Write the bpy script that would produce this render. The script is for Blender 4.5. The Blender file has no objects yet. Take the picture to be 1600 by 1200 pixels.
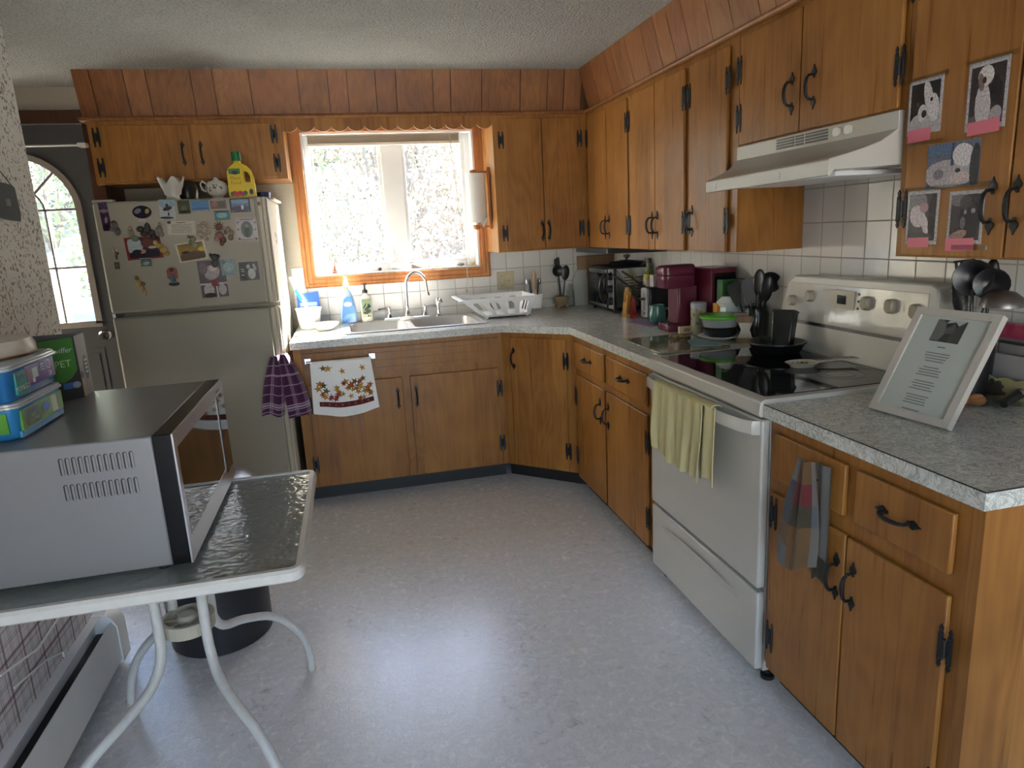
import bpy, bmesh, math, random
from mathutils import Vector as V, Matrix
PI = math.pi
sc = bpy.context.scene
C = sc.collection

# ---------------------------------------------------------------- camera
CH = .914
F_, PITCH, YAW, ROLL, HC = 1071.26, .2208, .2215, -.0524, 1.4331
fw = V((math.sin(YAW)*math.cos(PITCH), math.cos(YAW)*math.cos(PITCH), -math.sin(PITCH)))
rt = V((math.cos(YAW), -math.sin(YAW), 0)); up = rt.cross(fw)
r2 = math.cos(ROLL)*rt + math.sin(ROLL)*up; u2 = -math.sin(ROLL)*rt + math.cos(ROLL)*up
cam = bpy.data.objects.new('camera', bpy.data.cameras.new('camera')); C.objects.link(cam)
cam.data.sensor_width = 36; cam.data.lens = F_/1600*36; cam.data.clip_start = .02; cam.data.clip_end = 300
cam.matrix_world = Matrix(((r2.x, u2.x, -fw.x, 0), (r2.y, u2.y, -fw.y, 0), (r2.z, u2.z, -fw.z, HC), (0, 0, 0, 1)))
sc.camera = cam
# ---------------------------------------------------------------- light
sc.view_settings.view_transform = 'Standard'; sc.view_settings.look = 'None'
sc.view_settings.gamma = 1; sc.view_settings.use_curve_mapping = False
sc.view_settings.exposure = 1.58
w = bpy.data.worlds.new('world'); sc.world = w; w.use_nodes = True
nt = w.node_tree; bg = nt.nodes['Background']
sky = nt.nodes.new('ShaderNodeTexSky'); sky.sky_type = 'NISHITA'; sky.sun_disc = False
sky.sun_elevation = math.radians(32); sky.sun_rotation = math.radians(49); sky.air_density = 1.2; sky.dust_density = 2.5
tint = nt.nodes.new('ShaderNodeMix'); tint.data_type = 'RGBA'; tint.blend_type = 'MULTIPLY'; tint.inputs[0].default_value = 1; tint.inputs[7].default_value = (.95, .97, 1.09, 1)
nt.links.new(sky.outputs[0], tint.inputs[6]); nt.links.new(tint.outputs[2], bg.inputs[0]); bg.inputs[1].default_value = .68
sun = bpy.data.lights.new('sun', 'SUN'); sun.energy = 56; sun.angle = math.radians(1.0); sun.color = (1, .97, .93)
so = bpy.data.objects.new('sun', sun); C.objects.link(so); so.location = (8, 12, 8)
so.rotation_euler = V((-1.15, -1, -1.15)).to_track_quat('-Z', 'Y').to_euler()
def portal(name, loc, nrm, sx, sz):
    l = bpy.data.lights.new(name, 'AREA'); l.shape = 'RECTANGLE'; l.size = sx; l.size_y = sz
    o = bpy.data.objects.new(name, l); C.objects.link(o); o.location = loc
    o.rotation_euler = V(nrm).to_track_quat('-Z', 'Z').to_euler(); l.cycles.is_portal = True
portal('portal_sink', (.31, 4.64, 1.64), (0, -1, 0), 1.1, .9)
portal('portal_door', (-1.75, 4.5, 1.5), (0, -1, 0), .64, 1.0)
portal('portal_patio', (.1, -2.75, 1.1), (0, 1, 0), 2.3, 2.1)

# ---------------------------------------------------------------- mesh helpers
class Fr:
    def __init__(s, o=(0, 0, 0), u=(1, 0, 0), v=(0, 1, 0), w=(0, 0, 1)):
        s.o = V(o); s.u = V(u).normalized(); s.v = V(v).normalized(); s.w = V(w).normalized()
    def __call__(s, a, b, c=0): return s.o + s.u*a + s.v*b + s.w*c
    def at(s, a, b, c=0): return Fr(s(a, b, c), s.u, s.v, s.w)
    def rot(s, ang):   # turn about w
        c, n = math.cos(ang), math.sin(ang)
        return Fr(s.o, s.u*c + s.v*n, s.v*c - s.u*n, s.w)
ID = Fr()
WHITE = (1, 1, 1)
class MB:
    def __init__(s): s.v = []; s.f = []; s.c = []
    def add(s, vs, fs, col=WHITE):
        n = len(s.v); s.v += [tuple(p) for p in vs]
        for f in fs: s.f.append([i+n for i in f]); s.c.append(col)
        return s
    def box(s, a0, b0, c0, a1, b1, c1, T=ID, col=WHITE):
        vs = [T(a, b, c) for c in (c0, c1) for a, b in ((a0, b0), (a1, b0), (a1, b1), (a0, b1))]
        return s.add(vs, [(0, 3, 2, 1), (4, 5, 6, 7), (0, 1, 5, 4), (1, 2, 6, 5), (2, 3, 7, 6), (3, 0, 4, 7)], col)
    def prism(s, poly, c0, c1, T=ID, col=WHITE, cap=None):
        n = len(poly)
        s.add([T(a, b, c0) for a, b in poly] + [T(a, b, c1) for a, b in poly],
              [[i, (i+1) % n, n+(i+1) % n, n+i] for i in range(n)], col)
        s.add([T(a, b, c0) for a, b in poly], [list(range(n))[::-1]], col)
        s.add([T(a, b, c1) for a, b in poly], [list(range(n))], cap or col)
        return s
    def loft(s, loops, T=ID, col=WHITE, caps=True, closed=True):
        n = len(loops[0]); vs = [T(*p) for l in loops for p in l]; fs = []
        for k in range(len(loops)-1):
            for i in range(n if closed else n-1):
                j = (i+1) % n; fs.append([k*n+i, k*n+j, (k+1)*n+j, (k+1)*n+i])
        if caps: fs += [list(range(n))[::-1], [(len(loops)-1)*n+i for i in range(n)]]
        return s.add(vs, fs, col)
    def lathe(s, prof, T=ID, seg=24, col=WHITE, caps=True, sx=1, sy=1):
        return s.loft([[(r*sx*math.cos(2*PI*i/seg), r*sy*math.sin(2*PI*i/seg), h) for i in range(seg)] for r, h in prof], T, col, caps)
    def cyl(s, r, h, T=ID, seg=20, col=WHITE): return s.lathe([(r, 0), (r, h)], T, seg, col)
    def tube(s, pts, r, T=ID, seg=8, col=WHITE, caps=True):
        P = [T(*p) for p in pts]; loops = []; N = None
        for i, p in enumerate(P):
            d = (P[min(i+1, len(P)-1)] - P[max(i-1, 0)]).normalized()
            if N is None: N = d.orthogonal().normalized()
            N = (N - d*N.dot(d)).normalized(); B = d.cross(N)
            rr = r[i] if isinstance(r, (list, tuple)) else r
            loops.append([tuple(p + (N*math.cos(2*PI*k/seg) + B*math.sin(2*PI*k/seg))*rr) for k in range(seg)])
        return s.loft(loops, ID, col, caps)
    def ball(s, c, rx, ry=None, rz=None, T=ID, seg=14, col=WHITE):
        ry = ry or rx; rz = rz or rx; m = seg//2
        loops = []
        for k in range(m+1):
            t = -PI/2 + PI*k/m; q = max(math.cos(t), .02)
            loops.append([(c[0]+rx*q*math.cos(2*PI*i/seg), c[1]+ry*q*math.sin(2*PI*i/seg), c[2]+rz*math.sin(t)) for i in range(seg)])
        return s.loft(loops, T, col)
    def sheet(s, f, nu, nv, th=.002, colf=None, T=ID):
        P = [[T(*f(i/nu, j/nv)) for i in range(nu+1)] for j in range(nv+1)]
        N = [[None]*(nu+1) for _ in range(nv+1)]
        for j in range(nv+1):
            for i in range(nu+1):
                du = P[j][min(i+1, nu)] - P[j][max(i-1, 0)]; dv = P[min(j+1, nv)][i] - P[max(j-1, 0)][i]
                n = du.cross(dv); N[j][i] = n.normalized() if n.length > 1e-12 else V((0, 0, 1))
        for sd in (1, -1):
            vs = [P[j][i] + N[j][i]*(sd*th/2) for j in range(nv+1) for i in range(nu+1)]
            n0 = len(s.v); s.v += [tuple(p) for p in vs]
            for j in range(nv):
                for i in range(nu):
                    a = n0+j*(nu+1)+i; q = [a, a+1, a+nu+2, a+nu+1]
                    s.f.append(q if sd > 0 else q[::-1])
                    s.c.append(colf((i+.5)/nu, (j+.5)/nv) if colf else WHITE)
        b = len(s.v) - (nu+1)*(nv+1); a = b - (nu+1)*(nv+1)
        rim = [(i, 0) for i in range(nu)] + [(nu, j) for j in range(nv)] + [(i, nv) for i in range(nu, 0, -1)] + [(0, j) for j in range(nv, 0, -1)]
        ix = [j*(nu+1)+i for i, j in rim]
        for k in range(len(ix)):
            p, q = ix[k], ix[(k+1) % len(ix)]; s.f.append([a+q, a+p, b+p, b+q]); s.c.append(colf(.5, .999) if colf else WHITE)
        return s
LOC = {}
def ob(name, mb, mat, parent=None, bevel=0, sharp=35, kind=None, label=None):
    o0 = LOC.get(parent.name, V((0, 0, 0))) if parent else V((0, 0, 0))
    me = bpy.data.meshes.new(name)
    me.from_pydata([tuple(V(p)-o0) for p in mb.v], [], mb.f); me.validate()
    bm = bmesh.new(); bm.from_mesh(me); bmesh.ops.recalc_face_normals(bm, faces=bm.faces); bm.to_mesh(me); bm.free()
    if len(me.polygons) == len(mb.c):
        at = me.color_attributes.new('Col', 'FLOAT_COLOR', 'CORNER'); buf = []
        for p, c in zip(me.polygons, mb.c): buf += [c[0], c[1], c[2], 1]*p.loop_total
        at.data.foreach_set('color', buf)
    else: print('COLS', name, len(me.polygons), len(mb.c))
    me.polygons.foreach_set('use_smooth', [True]*len(me.polygons)); me.set_sharp_from_angle(angle=math.radians(sharp))
    me.materials.append(mat)
    o = bpy.data.objects.new(name, me); C.objects.link(o)
    if parent: o.parent = parent
    LOC[o.name] = o0
    if bevel:
        b = o.modifiers.new('bevel', 'BEVEL'); b.width = bevel; b.segments = 2; b.limit_method = 'ANGLE'; b.angle_limit = math.radians(40)
    if kind: o['kind'] = kind
    if label: o['label'] = label
    return o
def thing(name, label, cat, loc=(0, 0, 0), group=None):
    o = bpy.data.objects.new(name, None); C.objects.link(o); o.location = loc; o.empty_display_size = .05
    o['label'] = label; o['category'] = cat
    if group: o['group'] = group
    LOC[o.name] = V(loc); return o
def solo(name, label, cat, mb, mat, bevel=0, sharp=35, group=None, kind=None):
    xs = [p[0] for p in mb.v]; ys = [p[1] for p in mb.v]; zs = [p[2] for p in mb.v]
    loc = V(((min(xs)+max(xs))/2, (min(ys)+max(ys))/2, min(zs)))
    m2 = MB(); m2.v = [tuple(V(p)-loc) for p in mb.v]; m2.f = mb.f; m2.c = mb.c
    o = ob(name, m2, mat, None, bevel, sharp, kind); o.location = loc; LOC[o.name] = loc
    o['label'] = label; o['category'] = cat
    if group: o['group'] = group
    return o
def st(name, mb, mat, bevel=0, sharp=35): return ob(name, mb, mat, None, bevel, sharp, 'structure')
def text_mb(s, T, size, th=.0006, align='CENTER', col=WHITE, mb=None, shear=0):
    c = bpy.data.curves.new('t', 'FONT'); c.body = s; c.size = size; c.extrude = 0; c.align_x = align; c.align_y = 'CENTER'; c.resolution_u = 2; c.shear = shear
    o = bpy.data.objects.new('t', c); C.objects.link(o)
    bpy.context.view_layer.update()
    me = bpy.data.meshes.new_from_object(o.evaluated_get(bpy.context.evaluated_depsgraph_get()))
    mb = mb or MB()
    mb.add([T(v.co.x, v.co.y, th) for v in me.vertices], [list(p.vertices) for p in me.polygons], col)
    bpy.data.objects.remove(o); bpy.data.curves.remove(c); bpy.data.meshes.remove(me)
    return mb
def rrect(x0, y0, x1, y1, r, n=4):
    out = []
    for cx, cy, a in ((x1-r, y1-r, 0), (x0+r, y1-r, PI/2), (x0+r, y0+r, PI), (x1-r, y0+r, 1.5*PI)):
        for k in range(n+1): out.append((cx+r*math.cos(a+PI/2*k/n), cy+r*math.sin(a+PI/2*k/n)))
    return out
def ell(cx, cy, rx, ry, n=16, rot=0):
    return [(cx+rx*math.cos(t)*math.cos(rot)-ry*math.sin(t)*math.sin(rot), cy+rx*math.cos(t)*math.sin(rot)+ry*math.sin(t)*math.cos(rot)) for t in [2*PI*i/n for i in range(n)]]
def lin(c): return tuple(((x/255+.055)/1.055)**2.4 if x/255 > .04045 else x/255/12.92 for x in c)

# ---------------------------------------------------------------- materials
class NT:
    def __init__(s, name):
        s.m = bpy.data.materials.new(name); s.m.use_nodes = True; s.t = s.m.node_tree; s.p = s.t.nodes['Principled BSDF']
    def n(s, kind, ins=None, **kw):
        nd = s.t.nodes.new('ShaderNode'+kind)
        for k, v in kw.items(): setattr(nd, k, v)
        for k, v in (ins or {}).items():
            if isinstance(v, bpy.types.NodeSocket): s.t.links.new(v, nd.inputs[k])
            else: nd.inputs[k].default_value = v
        return nd
    def math(s, op, a, b=0, c=0):
        nd = s.t.nodes.new('ShaderNodeMath'); nd.operation = op
        for i, v in enumerate((a, b, c)):
            if isinstance(v, bpy.types.NodeSocket): s.t.links.new(v, nd.inputs[i])
            else: nd.inputs[i].default_value = v
        return nd.outputs[0]
    def ramp(s, fac, stops, interp='LINEAR'):
        nd = s.t.nodes.new('ShaderNodeValToRGB'); s.t.links.new(fac, nd.inputs[0]); nd.color_ramp.interpolation = interp
        e = nd.color_ramp.elements
        while len(e) < len(stops): e.new(.5)
        for el, (p, c) in zip(e, stops): el.position = p; el.color = (*(c if isinstance(c, tuple) else (c, c, c)), 1)
        return nd.outputs[0]
    def mix(s, fac, a, b, mode='MIX'):
        nd = s.t.nodes.new('ShaderNodeMix'); nd.data_type = 'RGBA'; nd.blend_type = mode
        for i, v in ((0, fac), (6, a), (7, b)):
            if isinstance(v, bpy.types.NodeSocket): s.t.links.new(v, nd.inputs[i])
            elif i == 0: nd.inputs[0].default_value = v
            else: nd.inputs[i].default_value = (*v, 1)
        return nd.outputs[2]
    def set(s, **kw):
        for k, v in kw.items():
            k = {'col': 'Base Color', 'rough': 'Roughness', 'metal': 'Metallic', 'spec': 'Specular IOR Level', 'normal': 'Normal', 'trans': 'Transmission Weight', 'alpha': 'Alpha', 'coat': 'Coat Weight', 'coatr': 'Coat Roughness', 'ior': 'IOR', 'sheen': 'Sheen Weight'}.get(k, k)
            if isinstance(v, bpy.types.NodeSocket): s.t.links.new(v, s.p.inputs[k])
            elif isinstance(v, tuple): s.p.inputs[k].default_value = (*v, 1)
            else: s.p.inputs[k].default_value = v
        return s
    def pos(s): return s.n('NewGeometry').outputs['Position']
    def map(s, vec, scale=(1, 1, 1), rot=(0, 0, 0), loc=(0, 0, 0)):
        return s.n('Mapping', {'Vector': vec, 'Scale': scale, 'Rotation': rot, 'Location': loc}).outputs[0]
    def noise(s, vec, scale, detail=3, rough=.55, dist=0):
        return s.n('TexNoise', {'Vector': vec, 'Scale': scale, 'Detail': detail, 'Roughness': rough, 'Distortion': dist}).outputs['Fac']
    def bump(s, h, strength=.3, dist=.01):
        s.set(normal=s.n('Bump', {'Height': h, 'Strength': strength, 'Distance': dist}).outputs[0]); return s
    def vcol(s): return s.n('Attribute', attribute_name='Col').outputs['Color']
def plain(name, col, rough=.5, metal=0, bump=0, bscale=60, var=.06, **kw):
    """a colour with a little unevenness and optional fine bump, times the mesh's own colours"""
    t = NT(name); n = t.noise(t.pos(), bscale if bump else 9, 3)
    c = t.mix(1, t.ramp(n, [(.3, tuple(x*(1-var) for x in col)), (.7, tuple(min(1, x*(1+var)) for x in col))]), t.vcol(), 'MULTIPLY')
    t.set(col=c, rough=rough, metal=metal, **kw)
    if bump: t.bump(n, bump, .004)
    return t.m
def wood(name, dark, mid, light, rough=.32, board=.155, grain=1.0):
    t = NT(name); p = t.pos(); sp = t.n('SeparateXYZ', {0: p}); x, y, z = sp.outputs
    s = t.math('SUBTRACT', x, y)
    bid = t.math('FLOOR', t.math('DIVIDE', t.math('ADD', s, 20.03), board))
    wn = t.n('TexWhiteNoise', {'W': bid}, noise_dimensions='1D').outputs[0]
    off = t.n('CombineXYZ', {2: t.math('MULTIPLY', wn, 37.)}).outputs[0]
    q = t.n('VectorMath', {0: p, 1: off}, operation='ADD').outputs[0]
    n1 = t.noise(t.map(q, (3.2, 3.2, .55)), 1.6, 2, .5, .4)
    rings = t.math('SINE', t.math('MULTIPLY', n1, 85.))
    n2 = t.noise(t.map(q, (60, 60, 2.5)), 1, 4)
    n3 = t.noise(q, 4.5, 2)
    f = t.math('ADD', t.math('ADD', t.math('MULTIPLY', rings, .035*grain), t.math('MULTIPLY', n2, .34)), t.math('ADD', t.math('MULTIPLY', wn, .16), t.math('MULTIPLY', n3, .4)))
    c = t.ramp(f, [(.22, dark), (.46, mid), (.72, light)])
    edge = t.math('ABSOLUTE', t.math('SUBTRACT', t.math('FRACT', t.math('DIVIDE', t.math('ADD', s, 20.03), board)), .5))
    ln = t.math('MULTIPLY', t.math('GREATER_THAN', edge, .4925), .28)
    c = t.mix(ln, c, tuple(v*.45 for v in dark))
    c = t.mix(1, c, t.vcol(), 'MULTIPLY')
    t.set(col=c, rough=t.ramp(n2, [(.3, rough-.06), (.7, rough+.1)]), spec=.32); t.bump(n2, .08, .002)
    return t.m
m_wood = wood('maple_cabinet', (.185, .072, .018), (.33, .140, .032), (.44, .212, .056))
m_soffit = wood('soffit_plank', (.14, .052, .018), (.27, .108, .036), (.40, .185, .066), .42, 9.)
m_oak = wood('window_oak', (.22, .068, .018), (.42, .155, .045), (.55, .25, .09), .35, 7.)
m_darkwood = wood('dark_casing', (.05, .02, .012), (.09, .038, .022), (.14, .06, .035), .4, 9.)
m_board = wood('cutting_board_wood', (.20, .11, .06), (.30, .18, .10), (.40, .25, .15), .5, .07)
m_iron = plain('black_iron', (.012, .012, .013), .42, .3, .3, 160)
m_chrome = plain('chrome', (.75, .75, .77), .07, 1, var=.02)
m_steel = plain('brushed_steel', (.50, .50, .51), .27, 1, .05, 220, .05)
m_sink = plain('satin_sink_steel', (.62, .61, .60), .36, .75, .05, 220, .04)
m_silver = plain('silver_paint', (.235, .235, .25), .33, .25, .05, 500, .02)
m_kick = plain('toe_kick_black', (.012, .011, .011), .5)
m_bisque = plain('bisque_enamel', (.53, .51, .465), .26, 0, .04, 300, .02)
m_fridge = plain('fridge_almond', (.345, .312, .248), .38, 0, .25, 420, .03)
m_cream = plain('almond_plastic', (.50, .45, .35), .35, var=.02)
m_knob = plain('knob_almond', (.33, .285, .21), .35, var=.02)
m_white = plain('white_vinyl', (.78, .78, .77), .35, var=.02)
m_whitep = plain('white_plastic', (.82, .82, .82), .3, var=.02)
m_black = plain('black_plastic', (.012, .012, .013), .3, var=.1)
m_gloss = plain('black_glass', (.006, .006, .007), .04, var=.02)
m_paint = plain('wall_paint', (.47, .42, .34), .7, 0, .1, 80, .03)
m_vc = plain('printed', (1, 1, 1), .45, var=.0)
def photom():
    t = NT('photo_print'); n = t.noise(t.pos(), 190, 4, .75); t.set(col=t.mix(1, t.vcol(), t.ramp(n, [(.3, .45), (.5, 1.), (.7, 1.5)]), 'MULTIPLY'), rough=.25); return t.m
m_photo = photom()
m_vcg = plain('printed_gloss', (1, 1, 1), .18, var=.0)
m_cloth = plain('cloth', (1, 1, 1), .9, 0, .35, 700, .04, sheen=.2)
m_doorgrey = plain('door_grey', (.080, .080, .084), .5, var=.03)
def glassy(name, col=(1, 1, 1), rough=.0, ior=1.45, bump=0):
    t = NT(name); t.t.nodes.remove(t.p)
    gl = t.n('BsdfGlossy', {'Roughness': max(rough, .01), 'Color': (1, 1, 1, 1)}); tr = t.n('BsdfTransparent', {'Color': (*col, 1)})
    bf = t.n('NewGeometry').outputs['Backfacing']   # a pane's two faces reflect alike
    fr = t.n('Fresnel', {'IOR': t.math('ADD', ior, t.math('MULTIPLY', bf, 1/ior-ior))}); mx = t.n('MixShader', {0: fr.outputs[0], 1: tr.outputs[0], 2: gl.outputs[0]})
    t.t.links.new(mx.outputs[0], t.t.nodes['Material Output'].inputs[0]); return t.m
m_pane = glassy('window_glass', (.96, .98, .97))
m_clear = glassy('clear_plastic', (.75, .78, .78), .05)
def tile(name, axis):
    t = NT(name); sp = t.n('SeparateXYZ', {0: t.pos()}); o = sp.outputs
    vec = t.n('CombineXYZ', {0: t.math('ADD', o[0] if axis == 'x' else o[1], .0315 if axis == 'x' else -.014), 1: t.math('ADD', o[2], -1.258 + 1.16 if axis == 'x' else -1.528+1.28)}).outputs[0]
    sz = .1155; h = .109 if axis == 'x' else .128
    b = t.n('TexBrick', {'Vector': vec, 'Scale': 1, 'Mortar Size': .0028, 'Mortar Smooth': .35, 'Brick Width': sz, 'Row Height': h, 'Color1': (.66, .65, .63, 1), 'Color2': (.62, .61, .59, 1), 'Mortar': (.36, .34, .31, 1)}, offset=0, offset_frequency=2, squash_frequency=2)
    n = t.noise(t.pos(), 14, 2)
    t.set(col=b.outputs[0], rough=t.ramp(b.outputs[1], [(0, .13), (1, .7)]))
    hh = t.math('ADD', t.math('MULTIPLY', b.outputs[1], -1), t.math('MULTIPLY', n, .35)); t.bump(hh, .35, .004); return t.m
m_tile_x = tile('tile_back', 'x'); m_tile_y = tile('tile_right', 'y')
def counter():
    t = NT('swirled_laminate'); p = t.pos()
    w1 = t.noise(t.map(p, (1, 1, 1)), 13, 3, .55, 2.6); f = t.math('FRACT', t.math('MULTIPLY', w1, 9))
    n2 = t.noise(p, 34, 4, .6, 1.5)
    f = t.math('ADD', t.math('MULTIPLY', t.math('ABSOLUTE', t.math('SUBTRACT', f, .5)), .7), t.math('MULTIPLY', n2, .65))
    t.set(col=t.ramp(f, [(.3, (.36, .368, .335)), (.47, (.52, .53, .49)), (.66, (.70, .705, .675))]), rough=.2); t.bump(n2, .04, .002); return t.m
m_counter = counter()
def floorm():
    t = NT('vinyl_floor'); p = t.pos()
    a = t.noise(p, 3.5, 3, .6, .4); b = t.noise(p, 34, 6, .75, .9); d = t.noise(t.map(p, (1, 1, 1), loc=(4, 2, 0)), 110, 3, .7)
    f = t.math('ADD', t.math('MULTIPLY', b, .72), t.math('MULTIPLY', a, .28))
    c = t.ramp(f, [(.33, (.48, .475, .47)), (.40, (.70, .70, .70)), (.47, (.80, .80, .81)), (.7, (.86, .865, .875))])
    ln = t.math('LESS_THAN', t.math('ABSOLUTE', t.math('SUBTRACT', b, .47)), .008)
    c = t.mix(t.math('MULTIPLY', t.math('MULTIPLY', ln, t.math('GREATER_THAN', a, .5)), .45), c, (.28, .26, .24))
    t.set(col=c, rough=t.ramp(b, [(.3, .20), (.7, .30)]), spec=.85); t.bump(t.math('ADD', t.math('MULTIPLY', b, .45), t.math('MULTIPLY', d, .35)), .25, .005); return t.m
m_floor = floorm()
def ceilm():
    t = NT('popcorn_ceiling'); p = t.pos(); n = t.noise(p, 115, 4, .7); v = t.n('TexVoronoi', {'Vector': p, 'Scale': 95.}).outputs[0]
    h = t.math('SUBTRACT', n, t.math('MULTIPLY', v, .8))
    t.set(col=t.ramp(n, [(.32, (.27, .26, .235)), (.5, (.47, .46, .425)), (.7, (.55, .54, .50))]), rough=.9); t.bump(h, .9, .02); return t.m
m_ceil = ceilm()
def paper():
    t = NT('vine_wallpaper'); p = t.pos(); sp = t.n('SeparateXYZ', {0: p}).outputs
    vec = t.n('CombineXYZ', {0: sp[1], 1: sp[2]}).outputs[0]
    base = t.noise(vec, 19, 2, .5, .6)
    line = t.math('LESS_THAN', t.math('ABSOLUTE', t.math('SUBTRACT', t.math('FRACT', t.math('MULTIPLY', base, 5)), .5)), .035)
    mask = t.math('GREATER_THAN', t.noise(t.map(vec, loc=(5, 5, 0)), 19, 2), .36)
    line = t.math('MULTIPLY', line, mask)
    vo = t.n('TexVoronoi', {'Vector': t.map(vec, (1, .62, 1), (0, 0, .6)), 'Scale': 112., 'Randomness': 1.})
    leaf = t.math('LESS_THAN', vo.outputs[0], .40)
    near = t.math('LESS_THAN', t.math('ABSOLUTE', t.math('SUBTRACT', t.math('FRACT', t.math('MULTIPLY', base, 5)), .5)), .27)
    leaf = t.math('MULTIPLY', t.math('MULTIPLY', leaf, near), mask)
    m = t.math('MAXIMUM', t.math('MULTIPLY', line, .55), t.math('MULTIPLY', leaf, .85))
    t.set(col=t.mix(m, (.66, .63, .57), (.10, .105, .08)), rough=.75); return t.m
m_paper = paper()
def plaid():
    t = NT('plaid_wallpaper'); sp = t.n('SeparateXYZ', {0: t.pos()}).outputs
    c = None; cur = (.66, .62, .60)
    def ln(ax, period, width, off, col, amt):
        nonlocal cur
        f = t.math('FRACT', t.math('ADD', t.math('DIVIDE', sp[ax], period), off))
        m = t.math('MULTIPLY', t.math('LESS_THAN', f, width/period), amt)
        cur = t.mix(m, cur, col)
    for ax in (1, 2):
        ln(ax, .098, .009, .0, (.13, .025, .05), .7); ln(ax, .098, .003, .16, (.13, .025, .05), .7)
        ln(ax, .098, .003, .5, (.10, .10, .13), .5); ln(ax, .098, .003, .58, (.10, .10, .13), .5); ln(ax, .0163, .0022, .3, (.3, .24, .26), .35)
    t.set(col=cur, rough=.7); return t.m
m_plaid = plaid()
def pebble():
    t = NT('pebbled_glass'); p = t.pos()
    v = t.n('TexVoronoi', {'Vector': p, 'Scale': 62.}, feature='SMOOTH_F1'); n = t.noise(p, 40, 3, .6, 1)
    h = t.math('ADD', v.outputs[0], t.math('MULTIPLY', n, .5))
    t.set(col=(.42, .47, .46), rough=.05, trans=.5, ior=1.5, spec=1.); t.bump(h, .26, .007); return t.m
m_pebble = pebble()
# ---------------------------------------------------------------- room
XF, YF, XW, YW, ZU, XU, YU, ZS, ZC = 1.106, 3.729, 1.765, 4.466, 1.303, 1.47, 4.115, 2.089, 2.32
XL, YE = -.975, 2.62      # the papered wall and where it ends
m = MB().box(-2.7, -2.9, -.06, 1.95, 4.75, 0); st('floor', m, m_floor)
m = MB().box(-2.7, -2.9, ZC, 1.95, 4.75, ZC+.08); st('ceiling', m, m_ceil)
m = MB(); T2 = .16
for a in ((-2.6, 0, -2.24, ZC), (-2.24, 2.13, -1.36, ZC), (-1.36, 0, -.208, ZC), (-.208, 0, .835, 1.21), (-.208, 2.06, .835, ZC), (.835, 0, 1.9, ZC)):
    m.box(a[0], YW, a[1], a[2], YW+T2, a[3])
st('wall_back', m, m_paint)
st('wall_right', MB().box(XW, -2.8, 0, XW+.12, YW+T2, ZC), m_paint)
st('wall_hall', MB().box(-2.7, -2.8, 0, -2.55, YW+T2, ZC), m_paint)
st('wall_left', MB().box(XL-.11, -2.8, .9, XL, YE, ZC), m_paper)
st('wall_left_lower', MB().box(XL-.11, -2.8, 0, XL, YE, .9), m_plaid)
st('trim_chair_rail', MB().box(XL, -2.8, .885, XL+.014, YE, .925), m_darkwood, .003)
m = MB()
for a in ((-2.6, 0, -1.05, ZC), (-1.05, 2.1, 1.25, ZC), (1.25, 0, 1.9, ZC), (-1.05, 0, 1.25, .05)): m.box(a[0], -2.8, a[1], a[2], -2.66, a[3])
st('wall_front', m, m_paint)
m = MB()
for x in (-1.05, .07, 1.19): m.box(x, -2.76, .05, x+.06, -2.70, 2.1)
m.box(-1.05, -2.76, .05, 1.25, -2.70, .12); m.box(-1.05, -2.76, 2.03, 1.25, -2.70, 2.1); st('window_3', m, m_white)
# tile
st('wall_tile_back', MB().box(.86, YW-.006, CH, XW, YW, ZU+.02).box(-.345, YW-.006, CH, .86, YW, 1.16).box(-.345, YW-.006, 1.16, -.25, YW, 1.272), m_tile_x)
st('wall_tile_right', MB().box(XW-.006, .6, CH, XW, YW-.006, 1.72), m_tile_y)
# sink window
def ring(mb, x0, z0, x1, z1, wd, y0, y1, col=WHITE):
    mb.box(x0, y0, z0, x0+wd, y1, z1, ID, col); mb.box(x1-wd, y0, z0, x1, y1, z1, ID, col)
    mb.box(x0+wd, y0, z0, x1-wd, y1, z0+wd, ID, col); mb.box(x0+wd, y0, z1-wd, x1-wd, y1, z1, ID, col); return mb
m = MB()
for wd0, wd1, pr in ((0, .066, .012), (.008, .024, .019), (.030, .052, .016), (.0, .008, .015)):   # stepped moulding, mitred by overlap
    x0, z0, x1, z1 = -.275+wd0, 1.143+wd0, .901-wd0, 2.125-wd0; ring(m, x0, z0, x1, z1, wd1-wd0, YW-pr, YW)
st('trim_window_casing', m, m_oak, .0025)
m = MB(); ring(m, -.208, 1.21, .835, 2.06, .012, YW+.001, YW+T2); ring(m, -.196, 1.222, .823, 2.048, .035, 4.545, 4.60)
m.box(.262, 4.548, 1.25, .386, 4.598, 2.03); st('window_1', m, m_white, .002)
for i, (a, b) in enumerate(((-.170, .262), (.386, .788))):
    m = MB(); ring(m, a, 1.250, b, 2.02, .022, 4.556, 4.585); o = st('window_sash', m, m_white, .002)
    st('window_glass', MB().box(a+.02, 4.568, 1.27, b-.02, 4.572, 2.0), m_pane)
for x in (.285, .350):
    T = Fr((x, 4.545, 1.275)); m = MB().box(-.012, -.012, 0, .012, .003, .07, T).tube([(0, -.014, .02), (0, -.022, .05), (0, -.018, .095)], .006, T)
    st('window_crank', m, m_white, .002)
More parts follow.
